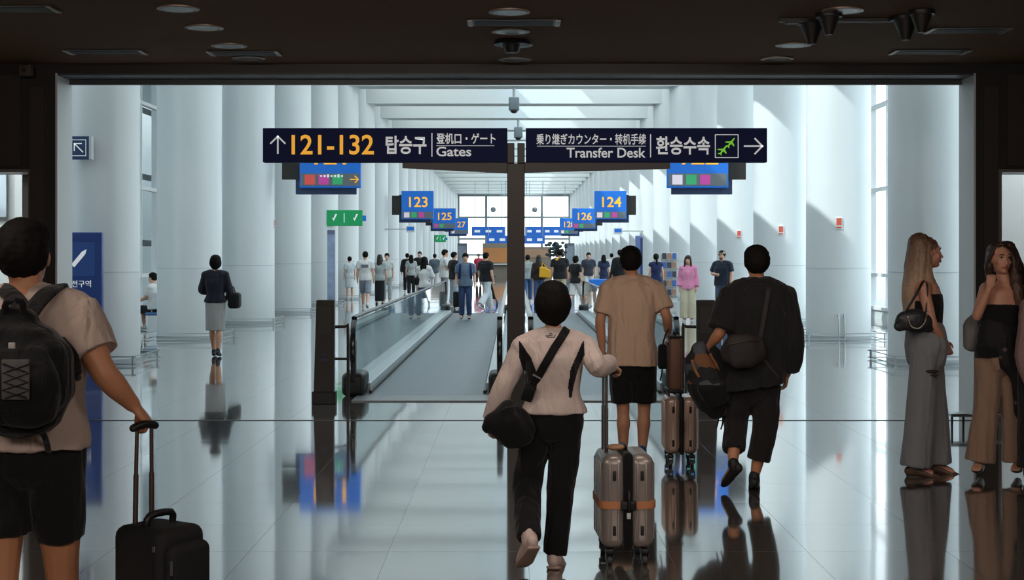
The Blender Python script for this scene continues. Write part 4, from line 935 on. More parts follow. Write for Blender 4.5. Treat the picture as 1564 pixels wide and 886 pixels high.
# ------------------------------------------------------------------ 2: person with the shoulder bag, in the middle
D2 = 7.7
f = Fig(842, D2, 1.58, 0, label='person with short black hair, pale top with black side panels, black trousers and shoulder bag', voxel=.0065, male=False, build=1.0, J=dict(
    head=(844, 464, .02), neck=(845, 505), shL=(799, 528), shR=(894, 528), elbowL=(768, 592, -.03), wristL=(750, 645, .02), elbowR=(913, 562, -.10), wristR=(931, 555, .12),
    chest=(846, 553), waist=(846, 596), pelvis=(846, 628), hipL=(822, 642), hipR=(868, 642), kneeL=(806, 735, .06), kneeR=(857, 742, .02), ankleL=(807, 822, -.22), ankleR=(848, 845, .02),
    toeL=(797, 857, -.12), toeR=(856, 862, .17)), skinm=SKIN)
f.body(hands=('L', 'R'), hd={'R': dict(d=(.35, .2, -.25), n=(0, .2, -1), curl=.95), 'L': dict(d=(-.12, .35, -1), n=(1, .3, 0), curl=.7)}, ag=.004)
f.hair('bob', vol=1.19)
def paint2(c):
    dd = c.y; px = VX + c.x / dd * F; py = HY - (c.z - CH) / dd * F
    if c.y > D2 + .03: return 0
    # tapering black panels down both sides of the back
    for pts in (((793, 521, 1), (802, 546, 9), (811, 572, 10), (813, 590, 7), (809, 612, 4)), ((891, 521, 1), (887, 542, 6), (877, 565, 6), (872, 590, 4), (871, 608, 2))):
        for (a, b, w1), (c_, d_, w2) in zip(pts, pts[1:]):
            if b <= py <= d_:
                t = (py - b) / (d_ - b)
                if abs(px - (a + (c_ - a) * t)) < w1 + (w2 - w1) * t: return 1
    return 0
PALE2 = cloth('pale_top', (214, 196, 188), .04)
sh = f.shirt([PALE2, BLACK], 'top', g=.026, hem=.0, frac=.96, flare=.012, fold=.006, wide=1.06, paint=paint2, collar=True, hemw=.97, sg=.022, vox=.005)
mb = MB(); c_ = W(841, 512, 7.55)
for (a, b), (c2_, d2_) in (((835, 515), (841, 509)), ((841, 509), (848, 515)), ((848, 515), (835, 515)), ((833, 513), (849, 512))): mb.tube([W(a, b, 7.62), W(c2_, d2_, 7.62)], .0022, n=6)
T = bvh_of(sh); 
for i, v in enumerate(mb.v):
    dr = (v - V((0, 0, CH))).normalized(); h = T.ray_cast(V((0, 0, CH)), dr)
    if h[0] is not None: mb.v[i] = h[0] - dr * (.001 + (i % 3) * .0008)
mb.build('back_print', CHAR, f.e, off=f.root)
tr = f.trousers(BLACK, 'trousers', prof=(.098, .088, .072), frac=1.0, fold=.009, g=.016)
for sd in 'LR': f.shoe(sd, mat('shoe_pink', (214, 192, 182), .6), mat('sole_pale', (196, 170, 156), .6), vox=.005, big=1.15)
# bag
BAGB = cloth('bag_black', (17, 17, 18)); yb = D2 - .10
p = W(775, 650, yb); g = empty('shoulder_bag', p, 'black crescent shoulder bag with wide diagonal strap, carried by the person in the pale top', 'bag'); o_ = p.copy()
mb = MB(); q = lambda px, py, dy=0: W(px, py, yb + dy)
mb.loft([q(741, 655), q(752, 650), (q(775, 648)), q(792, 647), q(801, 642)], [(.03, .018), (.07, .05), (.132, .07), (.13, .065), (.09, .04)], side=(0, 0, 1), n=18, sub=4, p=2.4)
me = mb.skin(.007, 4); folds(me, .0035, (9, 9, 9), 9); bg_ = finish(me, 'bag_body', BAGB, g, o_)
st = [(866, 502), (858, 515), (846, 533), (833, 556), (822, 575), (812, 590)]
strap_on(T, st, .045, BAGB, g, 'strap', D2, o_, th=.005, lift=.008)
st2 = [W(812, 588, D2 - .135), W(807, 600, D2 - .14), W(803, 612, D2 - .12)]
mb = MB(); mb.loft(st2, [(.005, .024), (.006, .03), (.006, .03)], side=(0, -1, 0), n=8, sub=2, p=4, dome=False); mb.build('strap_end', BAGB, g, smooth=True, off=o_)
mb = MB(); c_ = W(820, 573, 7.55)
h = T.ray_cast(V((0, 0, CH)), (W(820, 575, D2) - V((0, 0, CH))).normalized())[0] or W(820, 575, D2 - .14)
mb.box(h + V((0, -.018, 0)), (.05, .008, .008), Matrix.Rotation(.5, 3, 'Y')); mb.build('slider', STEEL, g, off=o_)
mb = MB(); mb.tube([q(758, 632, -.075), q(775, 622, -.085), q(798, 621, -.08)], .004, sub=3); mb.build('zip', RUB, g, smooth=True, off=o_)
# grey suitcase
p = W(952, 862, 7.95)
gc = suitcase(p.x, 7.93, math.radians(3), .292, .40, .515, (164, 154, 148), 'grey hard-shell suitcase with an orange belt, held by the person in the pale top', handle=.44, strapc=(206, 138, 92), wheel_h=.062)
MB().ell((-.06, -.12, .64), (.05, .04, .018)).build('name_tag', mat('tag_tan', (196, 150, 116), .5), gc, smooth=True)

# ------------------------------------------------------------------ 3: man in the tan t-shirt
D3 = 11.6
f = Fig(966, D3, 1.74, 0, label='man with short dark hair in a tan t-shirt, black shorts and blue shoes', voxel=.009, build=1.02, J=dict(
    head=(963, 400, .0), neck=(966, 424), shL=(931, 440), shR=(1000, 440), elbowL=(916, 490, -.03), wristL=(920, 534, .04), elbowR=(1019, 484, -.05), wristR=(1021, 510, .10),
    chest=(966, 462), waist=(964, 505), pelvis=(965, 545), hipL=(948, 556), hipR=(984, 556), kneeL=(952, 626), kneeR=(984, 626, .02), ankleL=(952, 690), ankleR=(981, 690, -.05),
    toeL=(950, 700, .16), toeR=(986, 703, .06)), skinm=mat('skin_warm', (206, 150, 118), .5))
f.body(hd={'R': dict(d=(.1, .4, -.9), n=(-1, .2, 0), curl=1.0)})
f.hair('short', vol=1.08)
f.shirt(cloth('tan_tee', (214, 182, 156), .04), 't_shirt', g=.028, hem=.07, frac=.40, flare=.012, fold=.012, wide=1.08, hemw=1.02)
f.trousers(BLACK, 'shorts', prof=(.105, .098, .098), frac=.44, fold=.006)
f.shoe('L', mat('shoe_blue', (52, 84, 132), .6), WHITEP); f.shoe('R', mat('shoe_blue', (52, 84, 132), .6), WHITEP)
# wrist watch
mb = MB(); mb.loft([W(1019, 500, D3 + .05), W(1021, 504, D3 + .06)], [.034, .034], sub=1, dome=False); mb.build('watch', RUB, f.e, smooth=True, off=f.root)
p = W(1038, 712, 11.5)
gt = suitcase(p.x, 11.5, math.radians(-1), .262, .36, .46, (206, 178, 162), 'rose-tan hard-shell suitcase rolled by the man in the tan t-shirt', handle=.42, wheel_h=.07)
# brown holdall standing on top of the suitcase and small black pouch on the handle
p = W(1030, 555, 11.45); g = empty('holdall', p, 'narrow upright brown bag standing on top of the rose-tan suitcase', 'bag')
MB().rbox((0, .0, -.0), (.105, .26, .42), .03, n=4).build('bag_body', mat('brown_bag', (128, 92, 74), .6, var=.1), g, smooth=True)
MB().rbox((0, -.0, -.212), (.125, .27, .03), .01, n=3).build('dark_base', RUB, g, smooth=True); MB().rbox((0, 0, .215), (.11, .25, .02), .008, n=2).build('lid', CHAR, g, smooth=True)
MB().tube([(0, -.06, .21), (0, -.06, .25), (0, .06, .25), (0, .06, .21)], .008, sub=3).build('handle', RUB, g, smooth=True)
p = W(1012, 545, 11.35); g = empty('pouch', p, 'small black pouch hanging beside the brown bag below the man\'s hand', 'bag')
MB().rbox((0, 0, 0), (.075, .06, .2), .025, n=4).build('pouch_body', BLACK, g, smooth=True); MB().tube([(.0, 0, .09), (.02, 0, .17), (.05, .02, .22)], .006, sub=2).build('strap', BLACK, g, smooth=True)
MB().tube([(.0, 0, -.09), (-.01, 0, -.15), (-.02, 0, -.19)], .006, sub=2).build('cord', BLACK, g, smooth=True)

# ------------------------------------------------------------------ 4: man in black jacket
D4 = 10.25
f = Fig(1145, D4, 1.74, 0, label='man in a loose black jacket and cropped dark trousers carrying a patterned backpack', voxel=.0085, build=1.02, J=dict(
    head=(1155, 402, .01), neck=(1156, 430), shL=(1118, 450), shR=(1196, 450), elbowL=(1100, 508, -.06), wristL=(1083, 530, .05), elbowR=(1211, 518, -.03), wristR=(1202, 572, .03),
    chest=(1157, 478), waist=(1158, 530), pelvis=(1148, 578), hipL=(1130, 592), hipR=(1170, 592), kneeL=(1124, 642, .06), kneeR=(1168, 655, .0), ankleL=(1119, 712, -.14), ankleR=(1152, 730, .0),
    toeL=(1106, 738, -.06), toeR=(1152, 746, .14)), skinm=SKIN2)
f.body(hd={'R': dict(curl=.55), 'L': dict(d=(-.4, .3, -.8), n=(1, .2, 0), curl=1.2)})
f.hair('short', vol=1.10)
JB = cloth('jacket_black', (33, 33, 34), .1)
jk = f.shirt(JB, 'jacket', g=.042, hem=.06, frac=.95, flare=.02, fold=.014, wide=1.14, hemw=1.02, sg=.036, arms='R')
mb = MB(); f.arm(mb, 'L', .034, .56, flare=.05); me = mb.skin(.0085, 3); folds(me, .01); finish(me, 'jacket_sleeve', JB, f.e, f.root)
f.trousers(cloth('trouser_dark', (34, 32, 32), .1), 'trousers', prof=(.112, .092, .075), frac=.80, fold=.009)
f.shoe('L', mat('shoe_black', (32, 31, 32), .6)); f.shoe('R', mat('shoe_black', (32, 31, 32), .6))
# waist bag across the back
p = W(1136, 538, D4 - .22); g = empty('waist_bag', p, 'dark brown crossbody bag on the back of the man in the black jacket', 'bag'); o_ = p.copy()
mb = MB(); mb.loft([W(1108, 540, D4 - .20), W(1122, 537, D4 - .23), W(1142, 536, D4 - .23), W(1162, 532, D4 - .21)], [(.07, .035), (.125, .055), (.125, .055), (.09, .035)], side=(0, 0, 1), n=16, p=2.8)
me = mb.skin(.008, 3); folds(me, .004, (12,) * 3, 3); finish(me, 'bag_body', mat('bag_brown_dark', (44, 38, 37), .7), g, o_)
mb = MB(); mb.tube([W(1110, 527, D4 - .275), W(1135, 522, D4 - .29), W(1160, 519, D4 - .265)], .004, sub=3); mb.build('zip', mat('zip_dull', (76, 68, 64), .4, .5), g, smooth=True, off=o_)
strap_on(bvh_of(jk), [(1174, 440), (1171, 462), (1167, 485), (1162, 512), (1158, 525)], .036, mat('bag_brown_dark', (44, 38, 37), .7), g, 'strap', D4, o_, th=.005, lift=.008)
strap_on(bvh_of(jk), [(1160, 540), (1175, 560), (1190, 578)], .02, mat('bag_brown_dark', (44, 38, 37), .7), g, 'waist_strap', D4, o_, th=.004, lift=.006)
# patterned backpack in his hand
p = W(1080, 580, D4 + .03); g = empty('backpack', p, 'black backpack patterned in orange and grey, hanging from the hand of a man', 'backpack'); o_ = p.copy(); yb = p.y
mb = MB(); mb.loft([W(1094, 626, yb), W(1088, 610, yb), W(1080, 585, yb), W(1070, 555, yb), W(1068, 534, yb)], [(.08, .07), (.13, .11), (.155, .125), (.125, .11), (.06, .06)], side=(1, 0, 0), n=20, p=2.5)
mb.loft([W(1096, 612, yb - .10), W(1088, 592, yb - .12), W(1084, 578, yb - .09)], [(.085, .04), (.11, .05), (.09, .03)], side=(1, 0, 0), n=16, p=2.6)
me = mb.skin(.0075, 3); folds(me, .005, (12,) * 3, 5)
def patch():
    m = bpy.data.materials.new('patchwork_cloth'); m.use_nodes = True; nt = m.node_tree; b = nt.nodes['Principled BSDF']; b.inputs['Roughness'].default_value = .8
    tc = nt.nodes.new('ShaderNodeTexCoord'); v = nt.nodes.new('ShaderNodeTexVoronoi'); v.inputs['Scale'].default_value = 11; nt.links.new(tc.outputs['Object'], v.inputs['Vector'])
    sp = nt.nodes.new('ShaderNodeSeparateColor'); nt.links.new(v.outputs['Color'], sp.inputs[0])
    r = nt.nodes.new('ShaderNodeValToRGB'); r.color_ramp.interpolation = 'CONSTANT'; E = r.color_ramp.elements; E[0].color = lin((24, 24, 27)); E[1].position = .42; E[1].color = lin((72, 76, 84))
    for p_, c in ((.6, (120, 78, 48)), (.75, (30, 30, 34)), (.88, (84, 88, 92))): e = E.new(p_); e.color = lin(c)
    nt.links.new(sp.outputs[0], r.inputs[0]); nt.links.new(r.outputs[0], b.inputs['Base Color']); return m
PT = patch(); cz = W(0, 585, yb).z
finish(me, 'main_bag', [PT, BLACK], g, o_, paint=lambda c: 1 if c.z < cz else 0)
OR = cloth('orange_trim', (146, 104, 66))
mb = MB(); mb.tube([W(1057, 550, yb - .11), W(1062, 566, yb - .13), W(1068, 576, yb - .135)], .011, sub=3); mb.tube([W(1084, 540, yb - .09), W(1096, 560, yb - .11), W(1106, 578, yb - .09), W(1112, 610, yb - .02)], .009, sub=3); mb.build('orange_piping', OR, g, smooth=True, off=o_)
mb = MB(); mb.tube([W(1064, 538, yb), W(1073, 524, yb), W(1084, 523, yb), W(1086, 540, yb)], .011, sub=3); mb.build('grab_handle', RUB, g, smooth=True, off=o_)
mb = MB(); mb.loft([W(1088, 532, yb - .08), W(1100, 548, yb - .12), W(1108, 580, yb - .13), W(1108, 615, yb - .10)], [(.01, .032)] * 4, side=(0, -1, 0), n=8, sub=4, p=4); mb.build('shoulder_strap', BLACK, g, smooth=True, off=o_)
for a in ((1096, 630), (1103, 632)): mb = MB(); mb.tube([W(a[0], a[1] - 4, yb - .03), W(a[0] + 1, a[1] + 12, yb - .04), W(a[0] - 2, a[1] + 24, yb - .05)], .006, sub=3); mb.build('strap_tail', BLACK, g, smooth=True, off=o_)

# ------------------------------------------------------------------ 5: long-haired woman in profile
D5 = 10.95
def hairmat(name, c1, c2, z0, z1, obj_z):
    m = bpy.data.materials.new(name); m.use_nodes = True; nt = m.node_tree; b = nt.nodes['Principled BSDF']; b.inputs['Roughness'].default_value = .5
    tc = nt.nodes.new('ShaderNodeTexCoord'); s = nt.nodes.new('ShaderNodeSeparateXYZ'); nt.links.new(tc.outputs['Object'], s.inputs[0])
    mr = nt.nodes.new('ShaderNodeMapRange'); mr.inputs[1].default_value = z0 - obj_z; mr.inputs[2].default_value = z1 - obj_z; nt.links.new(s.outputs[2], mr.inputs[0])
    n = nt.nodes.new('ShaderNodeTexNoise'); n.inputs['Scale'].default_value = 40; nt.links.new(tc.outputs['Object'], n.inputs['Vector'])
    ad = nt.nodes.new('ShaderNodeMath'); ad.operation = 'MULTIPLY_ADD'; nt.links.new(n.outputs[0], ad.inputs[0]); ad.inputs[1].default_value = .5; nt.links.new(mr.outputs[0], ad.inputs[2])
    mx = nt.nodes.new('ShaderNodeMix'); mx.data_type = 'RGBA'; mx.inputs[6].default_value = lin(c1); mx.inputs[7].default_value = lin(c2); nt.links.new(ad.outputs[0], mx.inputs[0]); nt.links.new(mx.outputs[2], b.inputs['Base Color']); return m
f = Fig(1415, D5, 1.84, math.radians(-78), headyaw=math.radians(-92), label='woman in profile with very long ombre hair, black tank top and wide grey jeans', voxel=.008, male=False, build=1.0, J=dict(
    head=(1417, 386, .0), neck=(1410, 424), chest=(1411, 466), waist=(1414, 500), pelvis=(1415, 528), shL=(1415, 440, .15), shR=(1410, 440, -.15),
    elbowR=(1424, 494, -.2), wristR=(1441, 520, -.12), elbowL=(1424, 490, .2), wristL=(1441, 522, .06), hipL=(1417, 542, .09), hipR=(1413, 542, -.09),
    kneeL=(1425, 625, .09), kneeR=(1407, 625, -.08), ankleL=(1430, 708, .08), ankleR=(1399, 712, -.08), toeL=(1456, 721, .04), toeR=(1424, 723, -.1)), skinm=mat('skin_west', (206, 150, 124), .5, var=.05))
f.body(hd={'R': dict(d=(.35, .4, -.9), n=(-.4, .9, 0), curl=.5), 'L': dict(d=(.3, -.4, -.9), n=(-.4, -.9, 0), curl=.5)})
f.features((150, 90, 80))
HM = hairmat('hair_ombre', (206, 172, 140), (96, 68, 52), 1.42, 1.98, 0)
mb = MB(); k = f.k; c = f.J['head']
P = lambda px, py, dy=0: W(px, py, D5 + dy)
mb.ell(c + V((-.022, 0, .045)), (.096 * k, .088 * k, .078 * k)); mb.ell(c + V((-.05, 0, .0)), (.080 * k, .086 * k, .10 * k))
mb.loft([P(1404, 372), P(1402, 410), P(1398, 445), P(1394, 480), P(1391, 500)], [(.10, .085), (.115, .10), (.12, .10), (.10, .075), (.06, .03)], side=(0, 1, 0), n=20, p=2.3)
for dy in (-.085, .085): mb.loft([P(1411, 372, dy * .6), P(1415, 390, dy * .95), P(1417, 420, dy), P((1420, 1432)[dy > 0], 450, dy), P((1420, 1433)[dy > 0], 478, dy)], [(.03, .03), (.022, .035), (.025, .04), (.02, .03), (.012, .018)], side=(0, 1, 0), n=12)
me = mb.skin(.0075, 2); folds(me, .007, (40, 30, 7), 8); finish(me, 'hair', HM, f.e, f.root)
mb = MB(); f.torso(mb, .009, hem=.01, top=.42); mb_ = f.add(mb, 'tank_top', BLACK, fold=.003)
for dy in (-.085, .085): mb = MB(); mb.loft([f.J['chest'] + V((.07, dy, .08)), f.J['neck'] + V((.02, dy, -.01)), f.J['chest'] + V((-.09, dy, .09))], [(.004, .009)] * 3, side=(0, 0, 1), sub=5, dome=False); mb.build('tank_strap', BLACK, f.e, smooth=True, off=f.root)
JEAN = cloth('grey_denim', (134, 136, 140), .10)
f.trousers(JEAN, 'wide_jeans', prof=(.104, .106, .112), frac=1.02, fold=.008, g=.024, fr=(14, 14, 2.5))
mb = MB(); c_ = W(1424, 567, D5 - .21); mb.ell(c_, (.05, .02, .012)); mb.ell(c_ + V((.02, 0, -.03)), (.035, .02, .008)); mb.build('ripped_hole', mat('rip_dark', (60, 44, 40), .8), f.e, smooth=True, off=f.root)
for sd in 'LR': 
    o = f.shoe(sd, mat('sandal_brown', (92, 70, 56), .5), RUB, kind='sandal', vox=.006, name='sandal')
p = W(1393, 494, D5 - .2); g = empty('shoulder_bag', p, 'dark leather shoulder bag with a pale chain worn by the woman in grey jeans', 'bag'); o_ = p.copy(); yb = p.y
mb = MB(); mb.loft([W(1372, 500, yb), W(1382, 492, yb), W(1398, 490, yb), W(1414, 494, yb), W(1422, 502, yb)], [(.04, .03), (.085, .05), (.095, .055), (.07, .045), (.03, .02)], side=(0, 0, 1), n=16, p=2.6)
me = mb.skin(.007, 3); folds(me, .004, (12,) * 3, 2); finish(me, 'bag_body', mat('leather_dark', (40, 44, 46), .4), g, o_)
mb = MB(); mb.tube([W(1382, 478, yb - .03), W(1398, 452, yb - .01), W(1408, 433, yb + .02), W(1412, 429, yb + .10)], .009, sub=4).tube([W(1412, 429, yb + .10), W(1416, 436, yb + .01), W(1416, 455, yb - .0), W(1414, 482, yb - .02)], .008, sub=4); mb.build('strap', RUB, g, smooth=True, off=o_)
ch = [W(1386, 484, yb - .06), W(1392, 499, yb - .07), W(1404, 501, yb - .075), W(1413, 490, yb - .06), W(1417, 470, yb - .05)]
cp = MB().loft(ch, [.001] * 5, sub=7, n=4, dome=False); mb = MB()
for i in range(0, len(cp.v) - 4, 4): mb.ell(cp.v[i], (.007, .005, .005), n=6, m=4)
o = mb.build('chain', mat('chain_gold', (206, 196, 180), .3, .8), g, smooth=True, off=o_); tag(o, kind='stuff')

# ------------------------------------------------------------------ 6: woman in black strapless top facing the camera
D6 = 10.9
f = Fig(1522, D6, 1.80, math.radians(196), headyaw=math.radians(190), label='woman in a black strapless top and beige wide trousers, hand at her collarbone', voxel=.008, male=False, build=1.0, J=dict(
    head=(1527, 396, .0), neck=(1534, 433), chest=(1533, 472), waist=(1531, 508), pelvis=(1527, 535), shR=(1506, 440), shL=(1562, 444, .02),
    elbowR=(1490, 488, -.08), wristR=(1511, 440, -.15), elbowL=(1573, 500, .0), wristL=(1570, 548, -.05), hipR=(1511, 548), hipL=(1545, 548),
    kneeR=(1506, 625), kneeL=(1549, 625), ankleR=(1496, 706), ankleL=(1554, 706), toeR=(1490, 718, -.17), toeL=(1552, 718, -.17)), skinm=mat('skin_west', (206, 150, 124), .5, var=.05))
f.body(hd={'R': dict(d=(.25, .1, 1), n=(.2, 1, 0), curl=.7)})
f.features((156, 80, 72))
HM2 = hairmat('hair_brown', (110, 80, 60), (58, 40, 32), 1.35, 1.65, 0)
mb = MB(); k = f.k; c = f.J['head']; P = lambda px, py, dy=0: W(px, py, D6 + dy)
mb.ell(c + V((0, .028, .052)), (.088 * k, .088 * k, .074 * k)); mb.ell(c + V((0, .045, .0)), (.095 * k, .075 * k, .10 * k))
mb.loft([P(1533, 380, .06), P(1540, 420, .08), P(1545, 460, .09), P(1548, 480, .09)], [(.10, .06), (.13, .06), (.12, .05), (.08, .03)], side=(1, 0, 0), n=18)
mb.loft([P(1521, 378, -.02), P(1511, 392, -.02), P(1509, 410, .0), P(1512, 428, .02)], [(.022, .03), (.02, .035), (.026, .04), (.02, .025)], side=(1, 0, 0), n=12)
mb.loft([P(1532, 379, -.02), P(1545, 392, -.03), P(1550, 420, -.05), P(1556, 450, -.09), P(1558, 478, -.10)], [(.024, .03), (.024, .04), (.045, .045), (.045, .04), (.025, .02)], side=(1, 0, 0), n=12)
me = mb.skin(.0075, 2); folds(me, .011, (34, 30, 14), 3); finish(me, 'hair', HM2, f.e, f.root)
mb = MB(); f.torso(mb, .024, hem=.03, top=.2); f.add(mb, 'strapless_top', BLACK, fold=.004)
def floral():
    m = bpy.data.materials.new('floral_chiffon'); m.use_nodes = True; nt = m.node_tree; b = nt.nodes['Principled BSDF']; b.inputs['Roughness'].default_value = .8
    tc = nt.nodes.new('ShaderNodeTexCoord'); v = nt.nodes.new('ShaderNodeTexVoronoi'); v.inputs['Scale'].default_value = 16; nt.links.new(tc.outputs['Object'], v.inputs['Vector'])
    r = nt.nodes.new('ShaderNodeValToRGB'); r.color_ramp.elements[0].color = lin((120, 96, 92)); r.color_ramp.elements[1].position = .32; r.color_ramp.elements[1].color = lin((20, 19, 20)); nt.links.new(v.outputs['Distance'], r.inputs[0]); nt.links.new(r.outputs[0], b.inputs['Base Color']); return m
FL = floral()
mb = MB(); mb.loft([P(1524, 500, -.02), P(1530, 522, -.04), P(1545, 548, -.10), P(1554, 580, -.16), P(1558, 620, -.18), P(1560, 640, -.18)], [(.15, .13), (.185, .14), (.12, .08), (.06, .035), (.05, .02), (.035, .012)], side=(1, 0, 0), n=20); f.add(mb, 'floral_wrap', FL, fold=.012, fr=(18, 18, 5))
f.trousers(cloth('beige_trouser', (158, 130, 110), .06), 'wide_trousers', prof=(.102, .092, .108), frac=.99, fold=.009, fr=(16, 16, 2.5))
for sd in 'LR': f.shoe(sd, mat('sandal_black', (24, 22, 22), .4), kind='sandal', name='sandal')
p = W(1484, 505, D6 + .16); g = empty('tote_bag', p, 'grey tote bag behind the hip of the woman in beige trousers', 'bag'); o_ = p.copy()
mb = MB(); mb.loft([W(1494, 482, p.y), W(1489, 500, p.y), W(1486, 528, p.y)], [(.05, .04), (.09, .06), (.075, .05)], side=(1, 0, 0), n=14, p=3); me = mb.skin(.01, 2); folds(me, .006, (9,) * 3); finish(me, 'bag_body', cloth('grey_tote', (128, 124, 124)), g, o_)
mb = MB(); mb.tube([W(1492, 484, p.y), W(1497, 455, p.y - .03), W(1503, 434, p.y - .08)], .006, sub=3); mb.build('strap', CHAR, g, smooth=True, off=o_)

# ------------------------------------------------------------------ 7: partly seen person at the very edge
f = Fig(1592, 10.6, 1.66, math.radians(170), label='person at the picture edge of whom only the mauve sleeve is seen', voxel=.012, male=False, J=dict(elbowR=(1566, 552, -.05), wristR=(1585, 590, -.15), shR=(1574, 470)))
f.body(feet=True); f.hair('long'); f.shirt(cloth('mauve_knit', (150, 122, 120), .2), 'sweater', g=.03, hem=.06, frac=.95, fold=.01, sg=.034); f.trousers(CHAR, prof=(.1, .09, .09)); f.shoe('L', RUB); f.shoe('R', RUB)

# ------------------------------------------------------------------ 8: woman in grey skirt, farther back on the left
D8 = DG(545)
f = Fig(329, D8, 1.67, 0, label='woman in a dark jacket and light grey skirt walking alone beside the big columns', voxel=.011, male=False, pose=dict(kneeL=(-.07, .05, .5), kneeR=(.07, -.03, .48), ankleL=(-.04, .08, .085), ankleR=(.07, -.12, .11), toeL=(-.05, .25, .03), toeR=(.07, .03, .03), elbowR=(.25, .02, 1.12), wristR=(.24, .14, .98), elbowL=(-.24, .02, 1.15), wristL=(-.14, .2, 1.12)))
f.body(); f.hair('bob', vol=1.12); f.shirt(cloth('dark_jacket', (34, 36, 48)), 'jacket', g=.03, hem=.02, frac=.93, fold=.008, sg=.024)
f.skirt(cloth('grey_skirt', (178, 178, 178)), z=.46, r=(.17, .15)); f.shoe('L', RUB); f.shoe('R', RUB)
p = f.root + V((.30, .08, .93)); g = empty('handbag', p, 'black handbag on the arm of the woman in the grey skirt', 'bag'); MB().rbox((0, 0, 0), (.2, .26, .27), .06, n=4).build('bag_body', BLACK, g, smooth=True); MB().tube([(0, -.09, .12), (-.03, -.06, .22), (-.03, .06, .22), (0, .09, .12)], .01, sub=3).build('handle', RUB, g, smooth=True)

# ------------------------------------------------------------------ crowd down the concourse
def crowd(px, fy, H, yaw, label, top, legs, hair='short', hm=None, kind='trousers', frac=.36, male=True, pose=None, cols=None, prof=(.1, .08, .07), hem=.1, d=None, pt=None, b=1.0, shoe=None, vox=.017, fz=0):
    f = Fig(px, d or DG(fy), H, math.radians(yaw), label=label, voxel=vox, male=male, build=b, pose=pose, fz=fz, skinm=mat('skin_far', (224, 176, 150), .5))
    f.body(vox=.013); f.hair(hair, m=hm, vox=.014, vol=1.05); f.shirt(cloth(*top), 'shirt', g=.03, hem=hem, frac=frac, fold=.008)
    if kind == 'trousers': f.trousers(cloth(*legs), 'trousers', prof=prof, fold=.006)
    elif kind == 'shorts': f.trousers(cloth(*legs), 'shorts', prof=(.108, .1, .1), frac=.5, fold=.006)
    else: f.skirt(cloth(*legs), z=.18 if kind == 'long' else .5, r=(.17, .15) if kind == 'long' else (.2, .17))
    for s in 'LR': f.shoe(s, shoe or mat('shoe_white', (206, 206, 206), .6), vox=.012)
    return f
WALK = dict(kneeL=(-.09, .20, .53), ankleL=(-.09, .26, .085), toeL=(-.09, .43, .06), kneeR=(.09, -.06, .50), ankleR=(.09, -.32, .16), toeR=(.09, -.18, .03))
WALKB = dict(kneeR=(.09, .20, .53), ankleR=(.09, .26, .085), toeR=(.09, .43, .06), kneeL=(-.09, -.06, .50), ankleL=(-.09, -.32, .16), toeL=(-.09, -.18, .03))
BENT = dict(elbowL=(-.24, .05, 1.15), wristL=(-.1, .26, 1.18), elbowR=(.24, .05, 1.15), wristR=(.1, .26, 1.18))
HB = mat('hair_dark_brown', (44, 32, 28), .5)
DK = ('dkblack', (30, 32, 36)); WH = ('white', (226, 228, 228)); GR = ('ltgrey', (168, 178, 180)); NB = ('navyblue', (44, 54, 84)); JN = ('denim', (76, 96, 140)); BG_ = ('beige', (208, 200, 176))
a = crowd(558, 472, 1.77, 0, 'person in a white jersey with dark print and grey shorts, seen from behind', WH, ('greyshort', (150, 160, 176)), kind='shorts', pose=WALK)
MB().rbox((0, -.158, 1.33), (.22, .02, .09), .009, n=2).build('back_print', mat('print_grey', (110, 112, 124), .7), a.e, smooth=True)
crowd(580, 468, 1.68, 0, 'woman with long dark hair, grey blouse and long black skirt near the jersey wearer', GR, DK, hair='long', hm=HB, kind='long', male=False, shoe=RUB)
crowd(591, 462, 1.72, 180, 'person with dark hair half hidden behind the woman in the long black skirt', ('palegrey', (198, 202, 200)), GR, male=False, hair='short')
crowd(622, 447, 1.72, 0, 'person in a black top over black trousers standing before the far columns', DK, DK, frac=.9)
crowd(628, 452, 1.66, 10, 'person in a pale top and black trousers standing beside the black-clad group', GR, DK, male=False, hair='long')
crowd(641, 447, 1.8, 180, 'tall person in black facing the camera among the group under gate sign 123', DK, ('sand', (190, 180, 160)))
j = crowd(648, 486, 1.62, -15, 'woman in white top and blue jeans leaning by the walkway handrail', WH, ('denimdeep', (70, 84, 130)), hair='long', male=False, prof=(.11, .1, .1), frac=.5, pose=BENT)
g = empty('crossbody_bag', j.root + V((-.2, .02, .98)), 'black bag slung at the side of the woman in white by the handrail', 'bag'); MB().rbox((0, 0, 0), (.14, .24, .2), .05).build('bag_body', BLACK, g, smooth=True); MB().tube([(.0, 0, .1), (.12, -.12, .3), (.3, -.13, .46)], .012, sub=2).build('strap', BLACK, g, smooth=True)
crowd(664, 445, 1.7, 0, 'small figure in a slate grey top among the group under gate sign 125', ('slate', (92, 104, 118)), WH)
crowd(679, 466, 1.84, -70, 'young man in a white t-shirt in profile beside the handrail end', WH, ('stone', (150, 146, 150)), pose=BENT)
crowd(693, 468, 1.76, -60, 'person in a black t-shirt close behind the young man in white', DK, ('paleblue', (170, 186, 200)), prof=(.1, .09, .09))
p = V(((701 - VX) / F * 44, 44, 0)); g = empty('suitcase', p, 'small black suitcase standing by the young man in white', 'suitcase'); MB().rbox((0, 0, .3), (.36, .24, .48), .05).build('body', BLACK, g, smooth=True)
for s in (-1, 1): MB().cyl((s * .13, 0, .03), .03, .03, axis='X').build('wheel', RUB, g, smooth=True)
MB().tube([(-.08, 0, .5), (-.08, 0, .9), (.08, 0, .9), (.08, 0, .5)], .012).build('pull_handle', STEEL, g, smooth=True)
